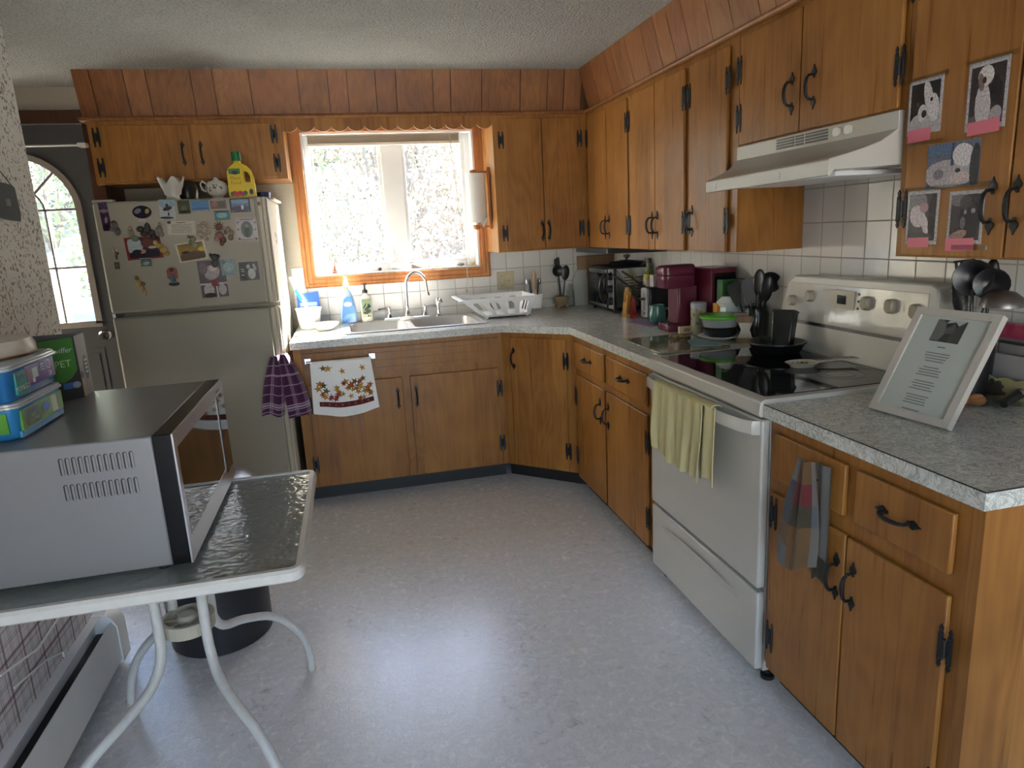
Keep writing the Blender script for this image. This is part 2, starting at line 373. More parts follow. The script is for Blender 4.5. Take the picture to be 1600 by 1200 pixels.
# back door
m = MB()
xc, zc, R, r0 = -1.75, 1.67, .3055, .28
arch = [(xc-R, 1.025)] + [(xc-R*math.cos(PI*k/24), zc+R*math.sin(PI*k/24)) for k in range(25)] + [(xc+R, 1.025)]
dx0, dx1, dz1 = -2.235, -1.365, 2.125; Td = Fr((0, 4.50, 0), (1, 0, 0), (0, 0, 1), (0, -1, 0))
top = [(dx0, 1.025)] + [(dx0, dz1) if k == 0 else (dx1, dz1) if k == 24 else (dx0+(dx1-dx0)*k/24, dz1) for k in range(25)] + [(dx1, 1.025)]
for k in range(len(arch)-1):
    q = [arch[k], arch[k+1], top[k+1], top[k]]
    if abs(q[0][0]-q[1][0])+abs(q[0][1]-q[1][1]) > 1e-6: m.prism(q, 0, .045, Td)
m.box(dx0, 0, 0, dx1, 1.025, .045, Td)
for bx in (-2.13, -1.72): ring_ = [(bx, .18), (bx+.27, .18), (bx+.27, .88), (bx, .88)]; m.prism(ring_, .045, .049, Td); m.prism([(bx+.03, .21), (bx+.24, .21), (bx+.24, .85), (bx+.03, .85)], .049, .054, Td)
door = st('door_1', m, m_doorgrey, .002); LOC[door.name] = V((0, 0, 0))
m = MB()
def arcband(mb, ro, ri, c0, c1, lo=1.025):
    A = [(xc-ro, lo)] + [(xc-ro*math.cos(PI*k/24), zc+ro*math.sin(PI*k/24)) for k in range(25)] + [(xc+ro, lo)]
    B = [(xc-ri, lo)] + [(xc-ri*math.cos(PI*k/24), zc+ri*math.sin(PI*k/24)) for k in range(25)] + [(xc+ri, lo)]
    for k in range(len(A)-1): mb.prism([A[k], A[k+1], B[k+1], B[k]], c0, c1, Td)
arcband(m, .318, .285, .043, .056); m.box(xc-.318, 1.005, .043, xc+.318, 1.04, .056, Td)
for z in (zc+.003, 1.352): m.box(xc-.29, z-.006, .043, xc+.29, z+.006, .053, Td)
for x in (-.13, .13): m.box(xc+x-.006, 1.03, .043, xc+x+.006, zc, .053, Td)
for k in range(12):
    a, b = PI*k/12, PI*(k+1)/12; m.prism([(xc+q*math.cos(t), zc+q*math.sin(t)) for q, t in ((.136, a), (.124, a), (.124, b), (.136, b))], .043, .053, Td)
for a in (45, 135, 90)[:2]:
    a = math.radians(a); c, s = math.cos(a), math.sin(a)
    m.prism([(xc+.13*c-.006*s, zc+.13*s+.006*c), (xc+.13*c+.006*s, zc+.13*s-.006*c), (xc+.29*c+.006*s, zc+.29*s-.006*c), (xc+.29*c-.006*s, zc+.29*s+.006*c)], .043, .053, Td)
ob('window_frame', m, plain('lite_frame', (.33, .29, .26), .45), door, .0015)
ob('pane', MB().prism(arch, .02, .024, Td), m_pane, door)
m = MB().lathe([(.028, 0), (.028, .006), (.012, .012), (.012, .035), (.028, .048), (.029, .06), (.02, .07), (.001, .072)], Td.at(-1.425, .954, .045), 20)
ob('door_knob', m, m_chrome, door)
st('trim_door_casing', MB().box(-2.32, YW-.02, 2.13, -1.27, YW, 2.20).box(-2.32, YW-.02, 0, -2.24, YW, 2.13).box(-1.36, YW-.02, 0, -1.27, YW, 2.13), m_darkwood, .003)
m = MB().tube([(-2.2, 4.40, 2.012), (-1.34, 4.40, 2.008)], .0055)
for x in (-2.19, -1.36): m.box(x-.02, 4.39, 2.0, x+.02, 4.455, 2.02)
solo('curtain_rod', 'thin white curtain rod across the grey back door', 'curtain rod', m, m_white)

# ---------------------------------------------------------------- soffit above the cabinets
rnd = random.Random(4)
def planks(mb, T, bounds, L, lean, thick=.012):
    """boards side by side along a; lower edge at (b=0,c=0), upper edge leaning out by lean at b=L"""
    for k in range(len(bounds)-1):
        a0, a1 = bounds[k]+.0022, bounds[k+1]-.0022; g = rnd.uniform(.84, 1.12); col = (g, g*rnd.uniform(.93, 1.03), g*rnd.uniform(.9, 1.05))
        mb.loft([[(a0, 0, 0), (a1, 0, 0), (a1, 0, -thick), (a0, 0, -thick)], [(a0, L, lean), (a1, L, lean), (a1, L, lean-thick), (a0, L, lean-thick)]], T, col)
SD = .062
m = MB(); T = Fr((0, YU-.004, ZS), (1, 0, 0), (0, 0, 1), (0, -1, 0))
bb = [-1.245, -1.165, -1.011, -.907, -.696, -.588, -.41, -.166, -.012, .089, .241, .351, .554, .653, .831, 1.056, 1.219, 1.318, 1.425]
planks(m, T, bb, ZC-ZS, SD); st('trim_soffit_back', m, m_soffit)
m = MB(); T = Fr((XU-.004, 0, ZS), (0, 1, 0), (0, 0, 1), (-1, 0, 0)); bb = [4.06, 3.87, 3.66, 3.56, 3.38, 3.19, 3.06, 2.93, 2.80, 2.62, 2.47, 2.30, 2.21, 2.0, 1.86, 1.7, 1.5, 1.38, 1.2, 1.0, .9]
planks(m, T, bb[::-1], ZC-ZS, SD); st('trim_soffit_right', m, m_soffit)
m = MB(); m.prism([(YU+.012, ZS), (YW, ZS), (YW, ZC), (YU-.052, ZC)], -1.235, XW, Fr((0, 0, 0), (0, 1, 0), (0, 0, 1), (1, 0, 0)), (.4, .4, .4))
m.prism([(XU+.012, ZS), (XW, ZS), (XW, ZC), (XU-.052, ZC)], .9, YU, Fr((0, 0, 0), (1, 0, 0), (0, 0, 1), (0, 1, 0)), (.4, .4, .4))
m.loft([[(-1.245, YU-.004, ZS), (-1.245, YW, ZS), (-1.235, YW, ZS), (-1.235, YU-.004, ZS)], [(-1.245, YU-.062, ZC), (-1.245, YW, ZC), (-1.235, YW, ZC), (-1.235, YU-.062, ZC)]])
st('trim_soffit_core', m, m_soffit)
m = MB().tube([(-1.255, YU-.02, ZS+.004), (XU-.02, YU-.02, ZS+.004)], .011).tube([(XU-.02, YU-.02, ZS+.004), (XU-.02, .9, ZS+.004)], .011).tube([(-1.255, YU-.02, ZS+.004), (-1.255, YW, ZS+.004)], .011)
st('trim_crown', m, m_soffit)

# ---------------------------------------------------------------- cabinets
def spade(mb, T, a, b, d, s=1.0):
    """pointed iron plate; d=+1 points up, -1 down"""
    h = [(0, 0), (.0045, .003), (.0035, .008), (.010, .014), (.0115, .019), (.009, .025), (.004, .031), (0, .042)]
    pl = [(x*s, y*s) for x, y in h] + [(-x*s, y*s) for x, y in h[-2:0:-1]]
    mb.prism([(a+x, b+d*y) for x, y in pl], 0, .0035, T)
def pull(parent, T, a, b, horizontal=False):
    Tl = T.at(a, b); Tl = Tl.rot(PI/2) if horizontal else Tl
    mb = MB(); spade(mb, Tl, 0, .026, 1, .95); spade(mb, Tl, 0, -.026, -1, .95)
    pts = [(0, -.036, .003)] + [(0, -.038*math.cos(PI*k/8), .006+.026*math.sin(PI*k/8)**.7) for k in range(1, 8)] + [(0, .036, .003)]
    mb.tube(pts, [.0035, .0042, .0048, .0052, .0055, .0052, .0048, .0042, .0035], Tl, 8)
    return ob('handle', mb, m_iron, parent)
def hinge(parent, T, a, b):
    mb = MB()
    for s in (-1, 1):
        x = a+s*.0115; y0 = b-.05; h = [(0, 0), (.005, .008), (.003, .014), (.0058, .02), (.0058, .08), (.003, .086), (.005, .092), (0, .10)]
        mb.prism([(x+p, y0+q) for p, q in h] + [(x-p, y0+q) for p, q in h[-2:0:-1]], 0, .0035, T)
        for q in (-.028, .028): mb.lathe([(.0028, 0), (.0022, .0018)], T.at(x, b+q, .0035), 8)
    mb.box(a-.009, b-.018, .001, a+.009, b+.018, .004, T); mb.tube([(a, b-.022, .004), (a, b+.022, .004)], .0038, T)
    return ob('hinge', mb, m_iron, parent)
def panel(name, root, T, a0, b0, a1, b1, th=.013, col=WHITE):
    return ob(name, MB().box(min(a0, a1), b0, .0, max(a0, a1), b1, th, T, col), m_wood, root, .0035)
def cdoor(root, T, a0, a1, z0, z1, hx, hz, hinges, hh=(.0, .0)):
    d = panel('door', root, T, a0, z0, a1, z1); Tf = T.at(0, 0, .0132)
    if hx is not None: pull(d, Tf, hx, hz)
    for a, z in hinges: hinge(d, Tf.at(0, 0, -.001), a, z)
    return d
def gc(): g = rnd.uniform(.9, 1.08); return (g, g, g)
# sink base
TB = Fr((0, 3.768, 0), (1, 0, 0), (0, 0, 1), (0, -1, 0))
r = thing('base_cabinet', 'maple sink cabinet with two doors under the window and grooved false drawer front', 'cabinet', (.22, 4.1, 0))
m = MB().box(-.335, 3.79, .09, -.315, 4.43, .874).box(-.335, 3.77, .09, .80, 3.79, .874).box(-.335, 4.43, .09, .80, 4.45, .874).box(-.315, 3.79, .09, .80, 4.43, .11); ob('body', m, m_wood, r)
ob('toe_kick', MB().box(-.33, 3.835, 0, .80, 3.85, .09), m_kick, r)
m = MB().box(-.285, .715, 0, .773, .845, .010, TB)
for za, zb in ((.715, .7375), (.7405, .7785), (.7815, .8195), (.8225, .845)): m.box(-.185, za, .01, .685, zb, .013, TB)
m.box(-.285, .715, .01, -.185, .845, .013, TB); m.box(.685, .715, .01, .773, .845, .013, TB); ob('false_front', m, m_wood, r)
cdoor(r, TB, -.281, .225, .10, .672, .195, .555, ((-.282, .562), (-.282, .226)))
cdoor(r, TB, .268, .772, .10, .672, .297, .555, ((.772, .552), (.772, .227)))
# corner base
a_, b_ = V((.80, 3.77, 0)), V((1.14, 3.452, 0)); dd = (b_-a_).normalized(); TD = Fr(a_, dd, (0, 0, 1), (-.683, -.730, 0))
r = thing('base_cabinet', 'angled maple corner cabinet with one door below the bend of the counter', 'cabinet', (1.1, 3.8, 0))
m = MB().prism([(.802, 3.772), (1.142, 3.455), (1.75, 3.455), (1.75, 4.45), (.802, 4.45)], .09, .11); m.prism([(0, 0), (.466, 0), (.466, -.02), (0, -.02)], .09, .874, Fr(a_, dd, TD.w, (0, 0, 1))); ob('body', m, m_wood, r)
ob('toe_kick', MB().box(-.02, 0, -.085, .49, .09, -.07, TD), m_kick, r)
cdoor(r, TD, .060, .405, .10, .845, .083, .728, ((.406, .726), (.406, .215)))
# right base, far side of the stove
TR = Fr((1.131, 0, 0), (0, 1, 0), (0, 0, 1), (-1, 0, 0))
def rbase(label, y0, y1, loc):
    r = thing('base_cabinet', label, 'cabinet', loc)
    m = MB().box(1.133, y0, .09, 1.155, y1, .874).box(1.155, y0, .09, 1.73, y0+.018, .874).box(1.155, y1-.018, .09, 1.73, y1, .874).box(1.73, y0, .09, 1.75, y1, .874).box(1.155, y0+.018, .09, 1.73, y1-.018, .11)
    ob('body', m, m_wood, r); ob('toe_kick', MB().box(1.19, y0, 0, 1.205, y1, .09), m_kick, r); return r
r = rbase('maple base cabinet with two drawers over two doors, far side of the stove', 2.447, 3.45, (1.45, 2.95, 0))
for a0, a1, hx in ((2.998, 3.428, 3.215), (2.512, 2.962, 2.738)):
    d = panel('drawer', r, TR, a0, .705, a1, .838); pull(d, TR.at(0, 0, .0132), hx, .772, True)
cdoor(r, TR, 3.0, 3.41, .092, .668, 3.043, .552, ((3.412, .546), (3.412, .213)))
cdoor(r, TR, 2.505, 2.968, .092, .668, 2.936, .555, ((2.5, .553), (2.5, .222)))
r = rbase('maple end cabinet on the near side of the stove, drawers above two doors', .985, 1.672, (1.45, 1.33, 0))
for a0, a1, hx in ((1.351, 1.637, 1.465), (1.04, 1.315, 1.18)):
    d = panel('drawer', r, TR, a0, .706, a1, .838); pull(d, TR.at(0, 0, .0132), hx, .774, True)
cdoor(r, TR, 1.337, 1.645, .09, .66, 1.360, .54, ((1.630, .60), (1.630, .203)))
cdoor(r, TR, 1.036, 1.331, .09, .66, 1.302, .541, ((1.031, .545), (1.031, .2)))
# wall cabinets, right side
TU = Fr((1.468, 0, 0), (0, 1, 0), (0, 0, 1), (-1, 0, 0))
def wcab(label, y0, y1, z0=ZU, x0=1.47, x1=XW-.005, y2=None):
    r = thing('wall_cabinet', label, 'cabinet', ((x0+x1)/2, (y0+y1)/2, z0)); ob('body', MB().box(x0, y0, z0, x1, y1, ZS), m_wood, r, .001); return r
r = wcab('maple wall cabinet with two narrow doors in the corner of the right wall', 3.469, YU)
cdoor(r, TU, 3.776, 4.085, 1.303, 2.058, 3.806, 1.42, ((4.087, 1.94), (4.087, 1.42)))
cdoor(r, TU, 3.484, 3.770, 1.303, 2.058, 3.745, 1.42, ((3.484, 1.94), (3.484, 1.425)))
r = wcab('maple wall cabinet with two doors above the toaster oven and coffee maker', 2.827, 3.467)
cdoor(r, TU, 3.149, 3.454, 1.303, 2.060, 3.175, 1.42, ((3.452, 1.94), (3.452, 1.425)))
cdoor(r, TU, 2.851, 3.143, 1.303, 2.060, 3.115, 1.42, ((2.849, 1.94), (2.849, 1.425)))
r = wcab('maple wall cabinet with a single door, beside the range hood', 2.441, 2.825)
cdoor(r, TU, 2.50, 2.804, 1.304, 2.062, 2.772, 1.43, ((2.806, 1.94), (2.806, 1.425), (2.496, 1.94), (2.496, 1.425))[0:4:1])
r = wcab('short maple wall cabinet with two doors directly above the range hood', 1.632, 2.439, 1.692)
cdoor(r, TU, 2.067, 2.415, 1.696, 2.068, 2.10, 1.817, ((2.417, 1.955), (2.417, 1.79)))
cdoor(r, TU, 1.645, 2.059, 1.696, 2.068, 1.991, 1.817, ((1.643, 2.01), (1.643, 1.80)))
r = wcab('maple wall cabinet with five pet photographs taped on its door', .98, 1.630, 1.308)
photo_door = cdoor(r, TU, 1.297, 1.60, 1.312, 2.068, 1.333, 1.43, ((1.602, 1.99), (1.602, 1.434)))
cdoor(r, TU, .99, 1.291, 1.312, 2.068, 1.272, 1.43, ((.988, 1.99), (.988, 1.434)))
# wall cabinets, back
TK = Fr((0, 4.113, 0), (1, 0, 0), (0, 0, 1), (0, -1, 0))
r = thing('wall_cabinet', 'maple wall cabinet with two doors right of the window', 'cabinet', (1.2, 4.29, ZU)); ob('body', MB().box(.889, YU, ZU, 1.469, YW-.003, ZS), m_wood, r, .001)
cdoor(r, TK, .935, 1.178, 1.313, 2.065, 1.163, 1.42, ((.933, 1.945), (.933, 1.415)))
cdoor(r, TK, 1.182, 1.412, 1.313, 2.065, 1.203, 1.42, ((1.414, 1.945), (1.414, 1.425)))
r = thing('wall_cabinet', 'low maple wall cabinet with two doors above the fridge', 'cabinet', (-.75, 4.29, 1.775)); ob('body', MB().box(-1.234, YU, 1.772, -.277, YW-.003, ZS), m_wood, r, .001)
ob('side_panel', MB().box(-1.222, 4.14, 0, -1.204, YW-.003, 1.772), m_darkwood, r)
cdoor(r, TK, -1.192, -.748, 1.782, 2.062, -.79, 1.915, ((-1.194, 2.005), (-1.194, 1.855)))
cdoor(r, TK, -.738, -.325, 1.782, 2.062, -.70, 1.915, ((-.323, 2.005), (-.323, 1.855)))
# scalloped valance
m = MB(); n = 13; p0, p1 = -.290, .889; k_ = 12; prof = [(p0, ZS)]
P = (p1-p0)/n; bot = []
for i in range(n):
    for j in range(k_): t = j/k_; bot.append((p0+P*(i+t), 2.040-.026*math.sin(PI*t)**.6))
bot.append((p1, 2.04))
TV = Fr((0, YU+.02, 0), (1, 0, 0), (0, 0, 1), (0, -1, 0))
for k in range(len(bot)-1): m.prism([bot[k], bot[k+1], (bot[k+1][0], ZS), (bot[k][0], ZS)], 0, .02, TV)
bm_ = solo('valance', 'scalloped maple valance board across the top of the sink window', 'valance', m, m_wood)

# ---------------------------------------------------------------- counters, sink
def slab(mb, poly, z0=CH-.038, z1=CH): return mb.prism(poly, z0, z1)
SX0, SX1, SY0, SY1 = -.058, .725, 3.90, 4.36
m = MB()
slab(m, [(-.343, YF), (.80, YF), (.80, SY0), (-.343, SY0)]); slab(m, [(-.343, SY0), (SX0, SY0), (SX0, SY1), (-.343, SY1)])
slab(m, [(SX1, SY0), (.80, SY0), (.80, SY1), (SX1, SY1)]); slab(m, [(-.343, SY1), (.80, SY1), (.80, YW-.006), (-.343, YW-.006)])
slab(m, [(.80, YF), (XF, 3.448), (XW-.006, 3.448), (XW-.006, YW-.006), (.80, YW-.006)]); slab(m, [(XF, 2.442), (XW-.006, 2.442), (XW-.006, 3.448), (XF, 3.448)])
ct = solo('countertop', 'grey swirled laminate countertop running from the fridge past the sink to the stove', 'countertop', m, m_counter)
ct2 = solo('countertop', 'grey swirled laminate countertop between the stove and the open cabinet end', 'countertop', slab(MB(), [(XF, .966), (XW-.006, .966), (XW-.006, 1.674), (XF, 1.674)]), m_counter)
ob('edge_seam', MB().box(XF-.0006, .966, CH-.0022, XF+.001, 1.674, CH+.0003).box(XF, .9654, CH-.0022, XW-.01, .967, CH+.0003), m_kick, ct2)
m = MB(); z = CH+.0045
def bowl(mb, x0, y0, x1, y1, cx0, cy0, cx1, cy1, d=.17):
    o = [(p[0], p[1], z) for p in rrect(cx0, cy0, cx1, cy1, .012)]; L = [o]
    for ins, dz, rr in ((0, 0, .05), (.004, -.006, .05), (.012, -d+.03, .055), (.03, -d+.006, .06), (.06, -d, .05)):
        L.append([(p[0], p[1], z+dz) for p in rrect(x0+ins, y0+ins, x1-ins, y1-ins, rr)])
    mb.loft(L, ID, WHITE, False); mb.add([V(p) for p in L[-1]], [list(range(len(L[-1])))])
bowl(m, -.035, 3.915, .300, 4.335, -.078, 3.878, .318, 4.372); bowl(m, .338, 3.915, .705, 4.335, .318, 3.878, .745, 4.372)
m.box(-.078, 4.372, z-.002, .745, 4.428, z); m.tube([(-.078, 3.878, CH+.003), (.745, 3.878, CH+.003), (.745, 4.428, CH+.003), (-.078, 4.428, CH+.003), (-.078, 3.878, CH+.003)], .0035)
sink = thing('kitchen_sink', 'double bowl stainless steel sink set into the counter', 'sink', (.33, 4.15, CH)); sk = ob('basin', m, m_sink, sink)
for x in (.133, .521): ob('drain', MB().lathe([(.042, .0), (.042, .004), (.03, .003), (.012, .006), (.001, .006)], Fr((x, 4.13, z-.1695)), 20), m_chrome, sink)
r = thing('faucet', 'chrome gooseneck faucet with two lever handles behind the sink', 'faucet', (.335, 4.40, CH+.0045)); z = CH+.0047
ob('base_plate', MB().prism(rrect(.18, 4.378, .49, 4.424, .02), z, z+.012), m_chrome, r, .003)
g = [(.335, 4.40, z+.01), (.335, 4.40, z+.05), (.338, 4.398, 1.10)] + [(.338+.062*(1-math.cos(PI*k/9)), 4.395-.025*(1-math.cos(PI*k/9))*.7, 1.125+.08*math.sin(PI*k/9)) for k in range(1, 9)] + [(.463, 4.36, 1.085), (.468, 4.358, 1.066)]
g[3:11] = g[3:11]
ob('spout', MB().tube(g, .0098, ID, 12).lathe([(.021, 0), (.019, .02), (.013, .035), (.016, .045), (.0105, .075)], Fr((.335, 4.40, z+.01)), 16).tube([(.465, 4.36, 1.075), (.470, 4.357, 1.055)], .0135, ID, 12), m_chrome, r)
for x, s in ((.222, -1), (.447, 1)):
    ob('lever_handle', MB().lathe([(.021, 0), (.018, .01), (.011, .025), (.014, .04), (.011, .052), (.013, .062), (.004, .072)], Fr((x, 4.40, z+.01)), 16).tube([(x, 4.40, z+.066), (x+s*.03, 4.398, z+.071), (x+s*.07, 4.392, z+.068)], [.0045, .005, .007], ID, 8), m_chrome, r)
ob('side_sprayer', MB().lathe([(.022, 0), (.02, .006), (.012, .014), (.010, .05), (.014, .075), (.014, .1), (.008, .115), (.001, .118)], Fr((.532, 4.40, z), (1, 0, 0), (0, 1, 0), (0, 0, 1)), 16).tube([(.532, 4.40, z+.1), (.55, 4.39, z+.105), (.555, 4.386, z+.085)], .010), m_chrome, r)
# ---------------------------------------------------------------- outside
rnd = random.Random(11)
def outm(name, a, b, sc_):
    t = NT(name); n = t.noise(t.pos(), sc_, 5, .7); t.set(col=t.ramp(n, [(.35, a), (.65, b)]), rough=.9); return t.m
m_lawn = outm('autumn_lawn', (.24, .23, .19), (.42, .40, .36), 1.5)
m_leaf = [outm('pale_leaves', (.42, .40, .27), (.68, .64, .50), 9), outm('rusty_leaves', (.44, .32, .22), (.68, .58, .46), 9), outm('green_leaves', (.24, .30, .14), (.44, .50, .28), 9)]
m_bark = outm('grey_bark', (.16, .14, .12), (.34, .31, .28), 12)
m = MB(); N = 26
def gz(x, y):   # the ground lies a storey below and rises behind the house into a wooded bank
    return -.7 + max(0, y-8.5)*.52 + .12*math.sin(x*.7+y*.4)
vs = [(-22+44*i/N, 4.9+26*j/N, gz(-22+44*i/N, 4.9+26*j/N)) for j in range(N+1) for i in range(N+1)]
m.add(vs, [(j*(N+1)+i, j*(N+1)+i+1, (j+1)*(N+1)+i+1, (j+1)*(N+1)+i) for j in range(N) for i in range(N)])
m.add([(-30, -30, -.7), (30, -30, -.7), (30, 4.9, -.7), (-30, 4.9, -.7)], [(0, 1, 2, 3)]); st('ground', m, m_lawn)
def bush(seed, h, rad, leaves, sz):
    q = random.Random(seed); st_ = MB(); lf = MB()
    for k in range(16):
        a = q.uniform(0, 2*PI); p = V((.05*math.cos(a), .05*math.sin(a), 0)); d = V((math.cos(a)*.4, math.sin(a)*.4, 1)).normalized(); pts = [tuple(p)]
        for s in range(6): p = p + d*(h/6); d = (d + V((q.uniform(-.35, .35), q.uniform(-.35, .35), .1))).normalized(); pts.append(tuple(p))
        st_.tube(pts, [.035*h/3*(1-s/7.5) for s in range(7)], ID, 5)
    for k in range(leaves):
        t = q.uniform(.05, 1); a = q.uniform(0, 2*PI); rr = rad*math.sqrt(q.random())*math.sin(PI*min(1, t*.85+.15))**.6
        c = V((rr*math.cos(a), rr*math.sin(a), t*h)); u = V((q.gauss(0, 1), q.gauss(0, 1), q.gauss(0, 1))).normalized(); v_ = u.orthogonal().normalized(); g = q.uniform(.7, 1.25)
        lf.add([c+u*sz, c+v_*sz*.5, c-u*sz, c-v_*sz*.5], [(0, 1, 2, 3)], (g, g, g))
    return st_, lf
spots = [(.0, 9.4), (2.2, 9.7), (-1.9, 10.6), (4.3, 11.0), (.9, 11.9), (-.7, 13.1), (3.0, 13.0), (6.2, 13.2), (-4.6, 12.6), (-3.1, 14.6), (5.2, 15.4), (1.6, 15.0), (-6.9, 15.5), (-8.6, 18), (-5.6, 18.6), (-10.6, 17.), (3.6, 17.6), (-.6, 16.8), (6.9, 18.0), (1.4, 19.4), (9.0, 16.)]
m_brush = outm('brush', (.55, .55, .55), (1., 1., 1.), 9)
t_ = m_brush.node_tree; ra = [n for n in t_.nodes if n.type == 'VALTORGB'][0]; at = t_.nodes.new('ShaderNodeAttribute'); at.attribute_name = 'Col'
mxn = t_.nodes.new('ShaderNodeMix'); mxn.data_type = 'RGBA'; mxn.blend_type = 'MULTIPLY'; mxn.inputs[0].default_value = 1
t_.links.new(ra.outputs[0], mxn.inputs[6]); t_.links.new(at.outputs[0], mxn.inputs[7]); t_.links.new(mxn.outputs[2], t_.nodes['Principled BSDF'].inputs[0])
pro = [bush(30+i, 3.3, 1.6, 5200, .042) for i in range(3)]; LC = [(.44, .42, .33), (.45, .37, .30), (.28, .33, .19)]; big = MB()
for i, (x, y) in enumerate(spots):
    a, b = pro[i % 3]; s = 1+.12*((i*7) % 5-2); ca, sa = math.cos(i*1.3)*s, math.sin(i*1.3)*s; z = gz(x, y)-.1; cl = LC[i % 3]
    for mb_, cc_ in ((a, (.30, .27, .24)), (b, cl)):
        n0 = len(big.v); big.v += [(x+p[0]*ca-p[1]*sa, y+p[0]*sa+p[1]*ca, z+p[2]*s*1.1) for p in mb_.v]; big.f += [[q+n0 for q in f] for f in mb_.f]; big.c += [tuple(cc_[q]*c[q] for q in range(3)) for c in mb_.c]
solo('undergrowth', 'pale overexposed brush covering the bank outside the windows', 'undergrowth', big, m_brush, kind='stuff')

# ---------------------------------------------------------------- refrigerator
r = fridge = thing('refrigerator', 'old almond two-door refrigerator covered in magnets and photos', 'refrigerator', (-.76, 4.07, 0))
fx0, fx1, fy, ft = -1.152, -.363, 3.712, 1.660
ob('body', MB().box(fx0+.003, fy+.062, .03, fx1-.004, 4.43, ft-.004), m_fridge, r, .012)
ob('kick_grille', MB().box(fx0+.02, fy+.05, .0, fx1-.02, fy+.08, .05), m_kick, r)
d1 = ob('freezer_door', MB().box(fx0, fy, 1.131, fx1, fy+.056, ft), m_fridge, r, .012)
d2 = ob('door', MB().box(fx0, fy, .055, fx1, fy+.056, 1.112), m_fridge, r, .012)
for d, z0, z1 in ((d1, 1.136, ft-.004), (d2, .06, 1.108)):
    ob('handle', MB().box(-.424, fy-.006, z0, -.419, fy, z1).box(-.409, fy-.020, z0, -.389, fy, z1).box(-.389, fy-.012, z0, -.374, fy-.002, z1), m_cream, d, .003)
ob('badge', MB().box(-.408, fy-.0215, 1.615, -.394, fy-.020, 1.632), plain('badge_red', (.18, .06, .04), .4), d1)
ob('hinge', MB().box(fx0+.01, fy+.004, 1.113, fx0+.045, fy+.05, 1.130).tube([(fx0+.012, fy+.01, 1.112), (fx0+.012, fy+.01, 1.131)], .008), m_steel, r)
ob('hinge_cover', MB().box(fx0+.0, fy+.01, ft, fx0+.09, fy+.06, ft+.012), m_cream, r, .003); ob('top_trim', MB().box(fx1-.07, fy+.25, ft-.006, fx1+.012, 4.40, ft+.006), m_cream, r, .003)

# ---------------------------------------------------------------- stove
r = stove = thing('stove', 'white electric range with black glass top between two counters', 'stove', (1.42, 2.06, 0))
sy0, sy1 = 1.679, 2.436
ob('body', MB().box(1.135, sy0+.004, .045, 1.745, sy1-.004, .895), m_bisque, r, .002)
TS = Fr((1.135, 0, 0), (0, 1, 0), (0, 0, 1), (-1, 0, 0))
m = MB(); m.loft([[(y, *p) for p in ((1.100, .874), (1.094, .884), (1.098, .918), (1.112, .926), (1.70, .926), (1.70, .874))] for y in (sy0, sy1)], Fr((0, 0, 0), (0, 1, 0), (1, 0, 0), (0, 0, 1)))
ob('cooktop_frame', m, m_bisque, r, .0035)
gt = ob('glass_top', MB().prism(rrect(1.132, sy0+.030, 1.632, sy1-.030, .012), .9255, .9285), m_gloss, r, .001)
m_ringm = plain('burner_mark', (.035, .035, .037), .12)
for x, y, q in ((1.27, 1.86, .098), (1.27, 2.26, .078), (1.50, 1.86, .075), (1.50, 2.25, .1)):
    m = MB()
    for ro in (q, q*.62):
        for k in range(40):
            a, b = 2*PI*k/40, 2*PI*(k+1)/40
            m.add([(x+p*math.cos(t), y+p*math.sin(t), .92875) for p, t in ((ro, a), (ro, b), (ro-.003, b), (ro-.003, a))], [(0, 1, 2, 3)])
    ob('burner', m, m_ringm, gt)
ob('hot_light', MB().prism(ell(1.20, 2.06, .022, .018, 4), .9285, .9289), m_ringm, gt)
ob('vent', MB().box(1.118, sy0+.03, .862, 1.14, sy1-.03, .875), m_black, r)
od = ob('oven_door', MB().box(sy0+.003, .333, 0, sy1-.003, .864, .029, TS), m_bisque, r, .006)
m = MB(); hp = [(2.425, .0), (2.415, .022), (2.385, .040), (2.30, .050), (2.06, .054), (1.82, .050), (1.735, .040), (1.70, .022), (1.69, .0)]
m.loft([[(a, z, c+.029-th) for z, th in ((.824, .012), (.818, .004), (.822, 0), (.852, 0), (.860, .004), (.858, .012))] for a, c in hp], TS)
ob('handle', m, m_bisque, od)
for k in range(5): ob('vent_slot', MB().box(2.38-.135*k-.11, .8643, .004, 2.38-.135*k, .8655, .018, TS), m_black, od)
dr = ob('drawer', MB().box(sy0+.003, .055, 0, sy1-.003, .318, .028, TS), m_bisque, r, .006)
m = MB(); L = []
for k in range(13):
    t = k/12; a = 2.345-.56*t; h = math.sin(PI*t)
    L.append([(a, .243+.004*h, .0275), (a, .262+.016*h, .0275+.010*h), (a, .250+.008*h, .0275+.018*h)])
m.loft(L, TS); ob('grip', m, m_bisque, dr)
for x, y in ((1.17, 1.71), (1.17, 2.405), (1.7, 1.71), (1.7, 2.405)): ob('foot', MB().lathe([(.022, 0), (.022, .012), (.012, .018), (.012, .05)], Fr((x, y, 0)), 12), m_black, r)
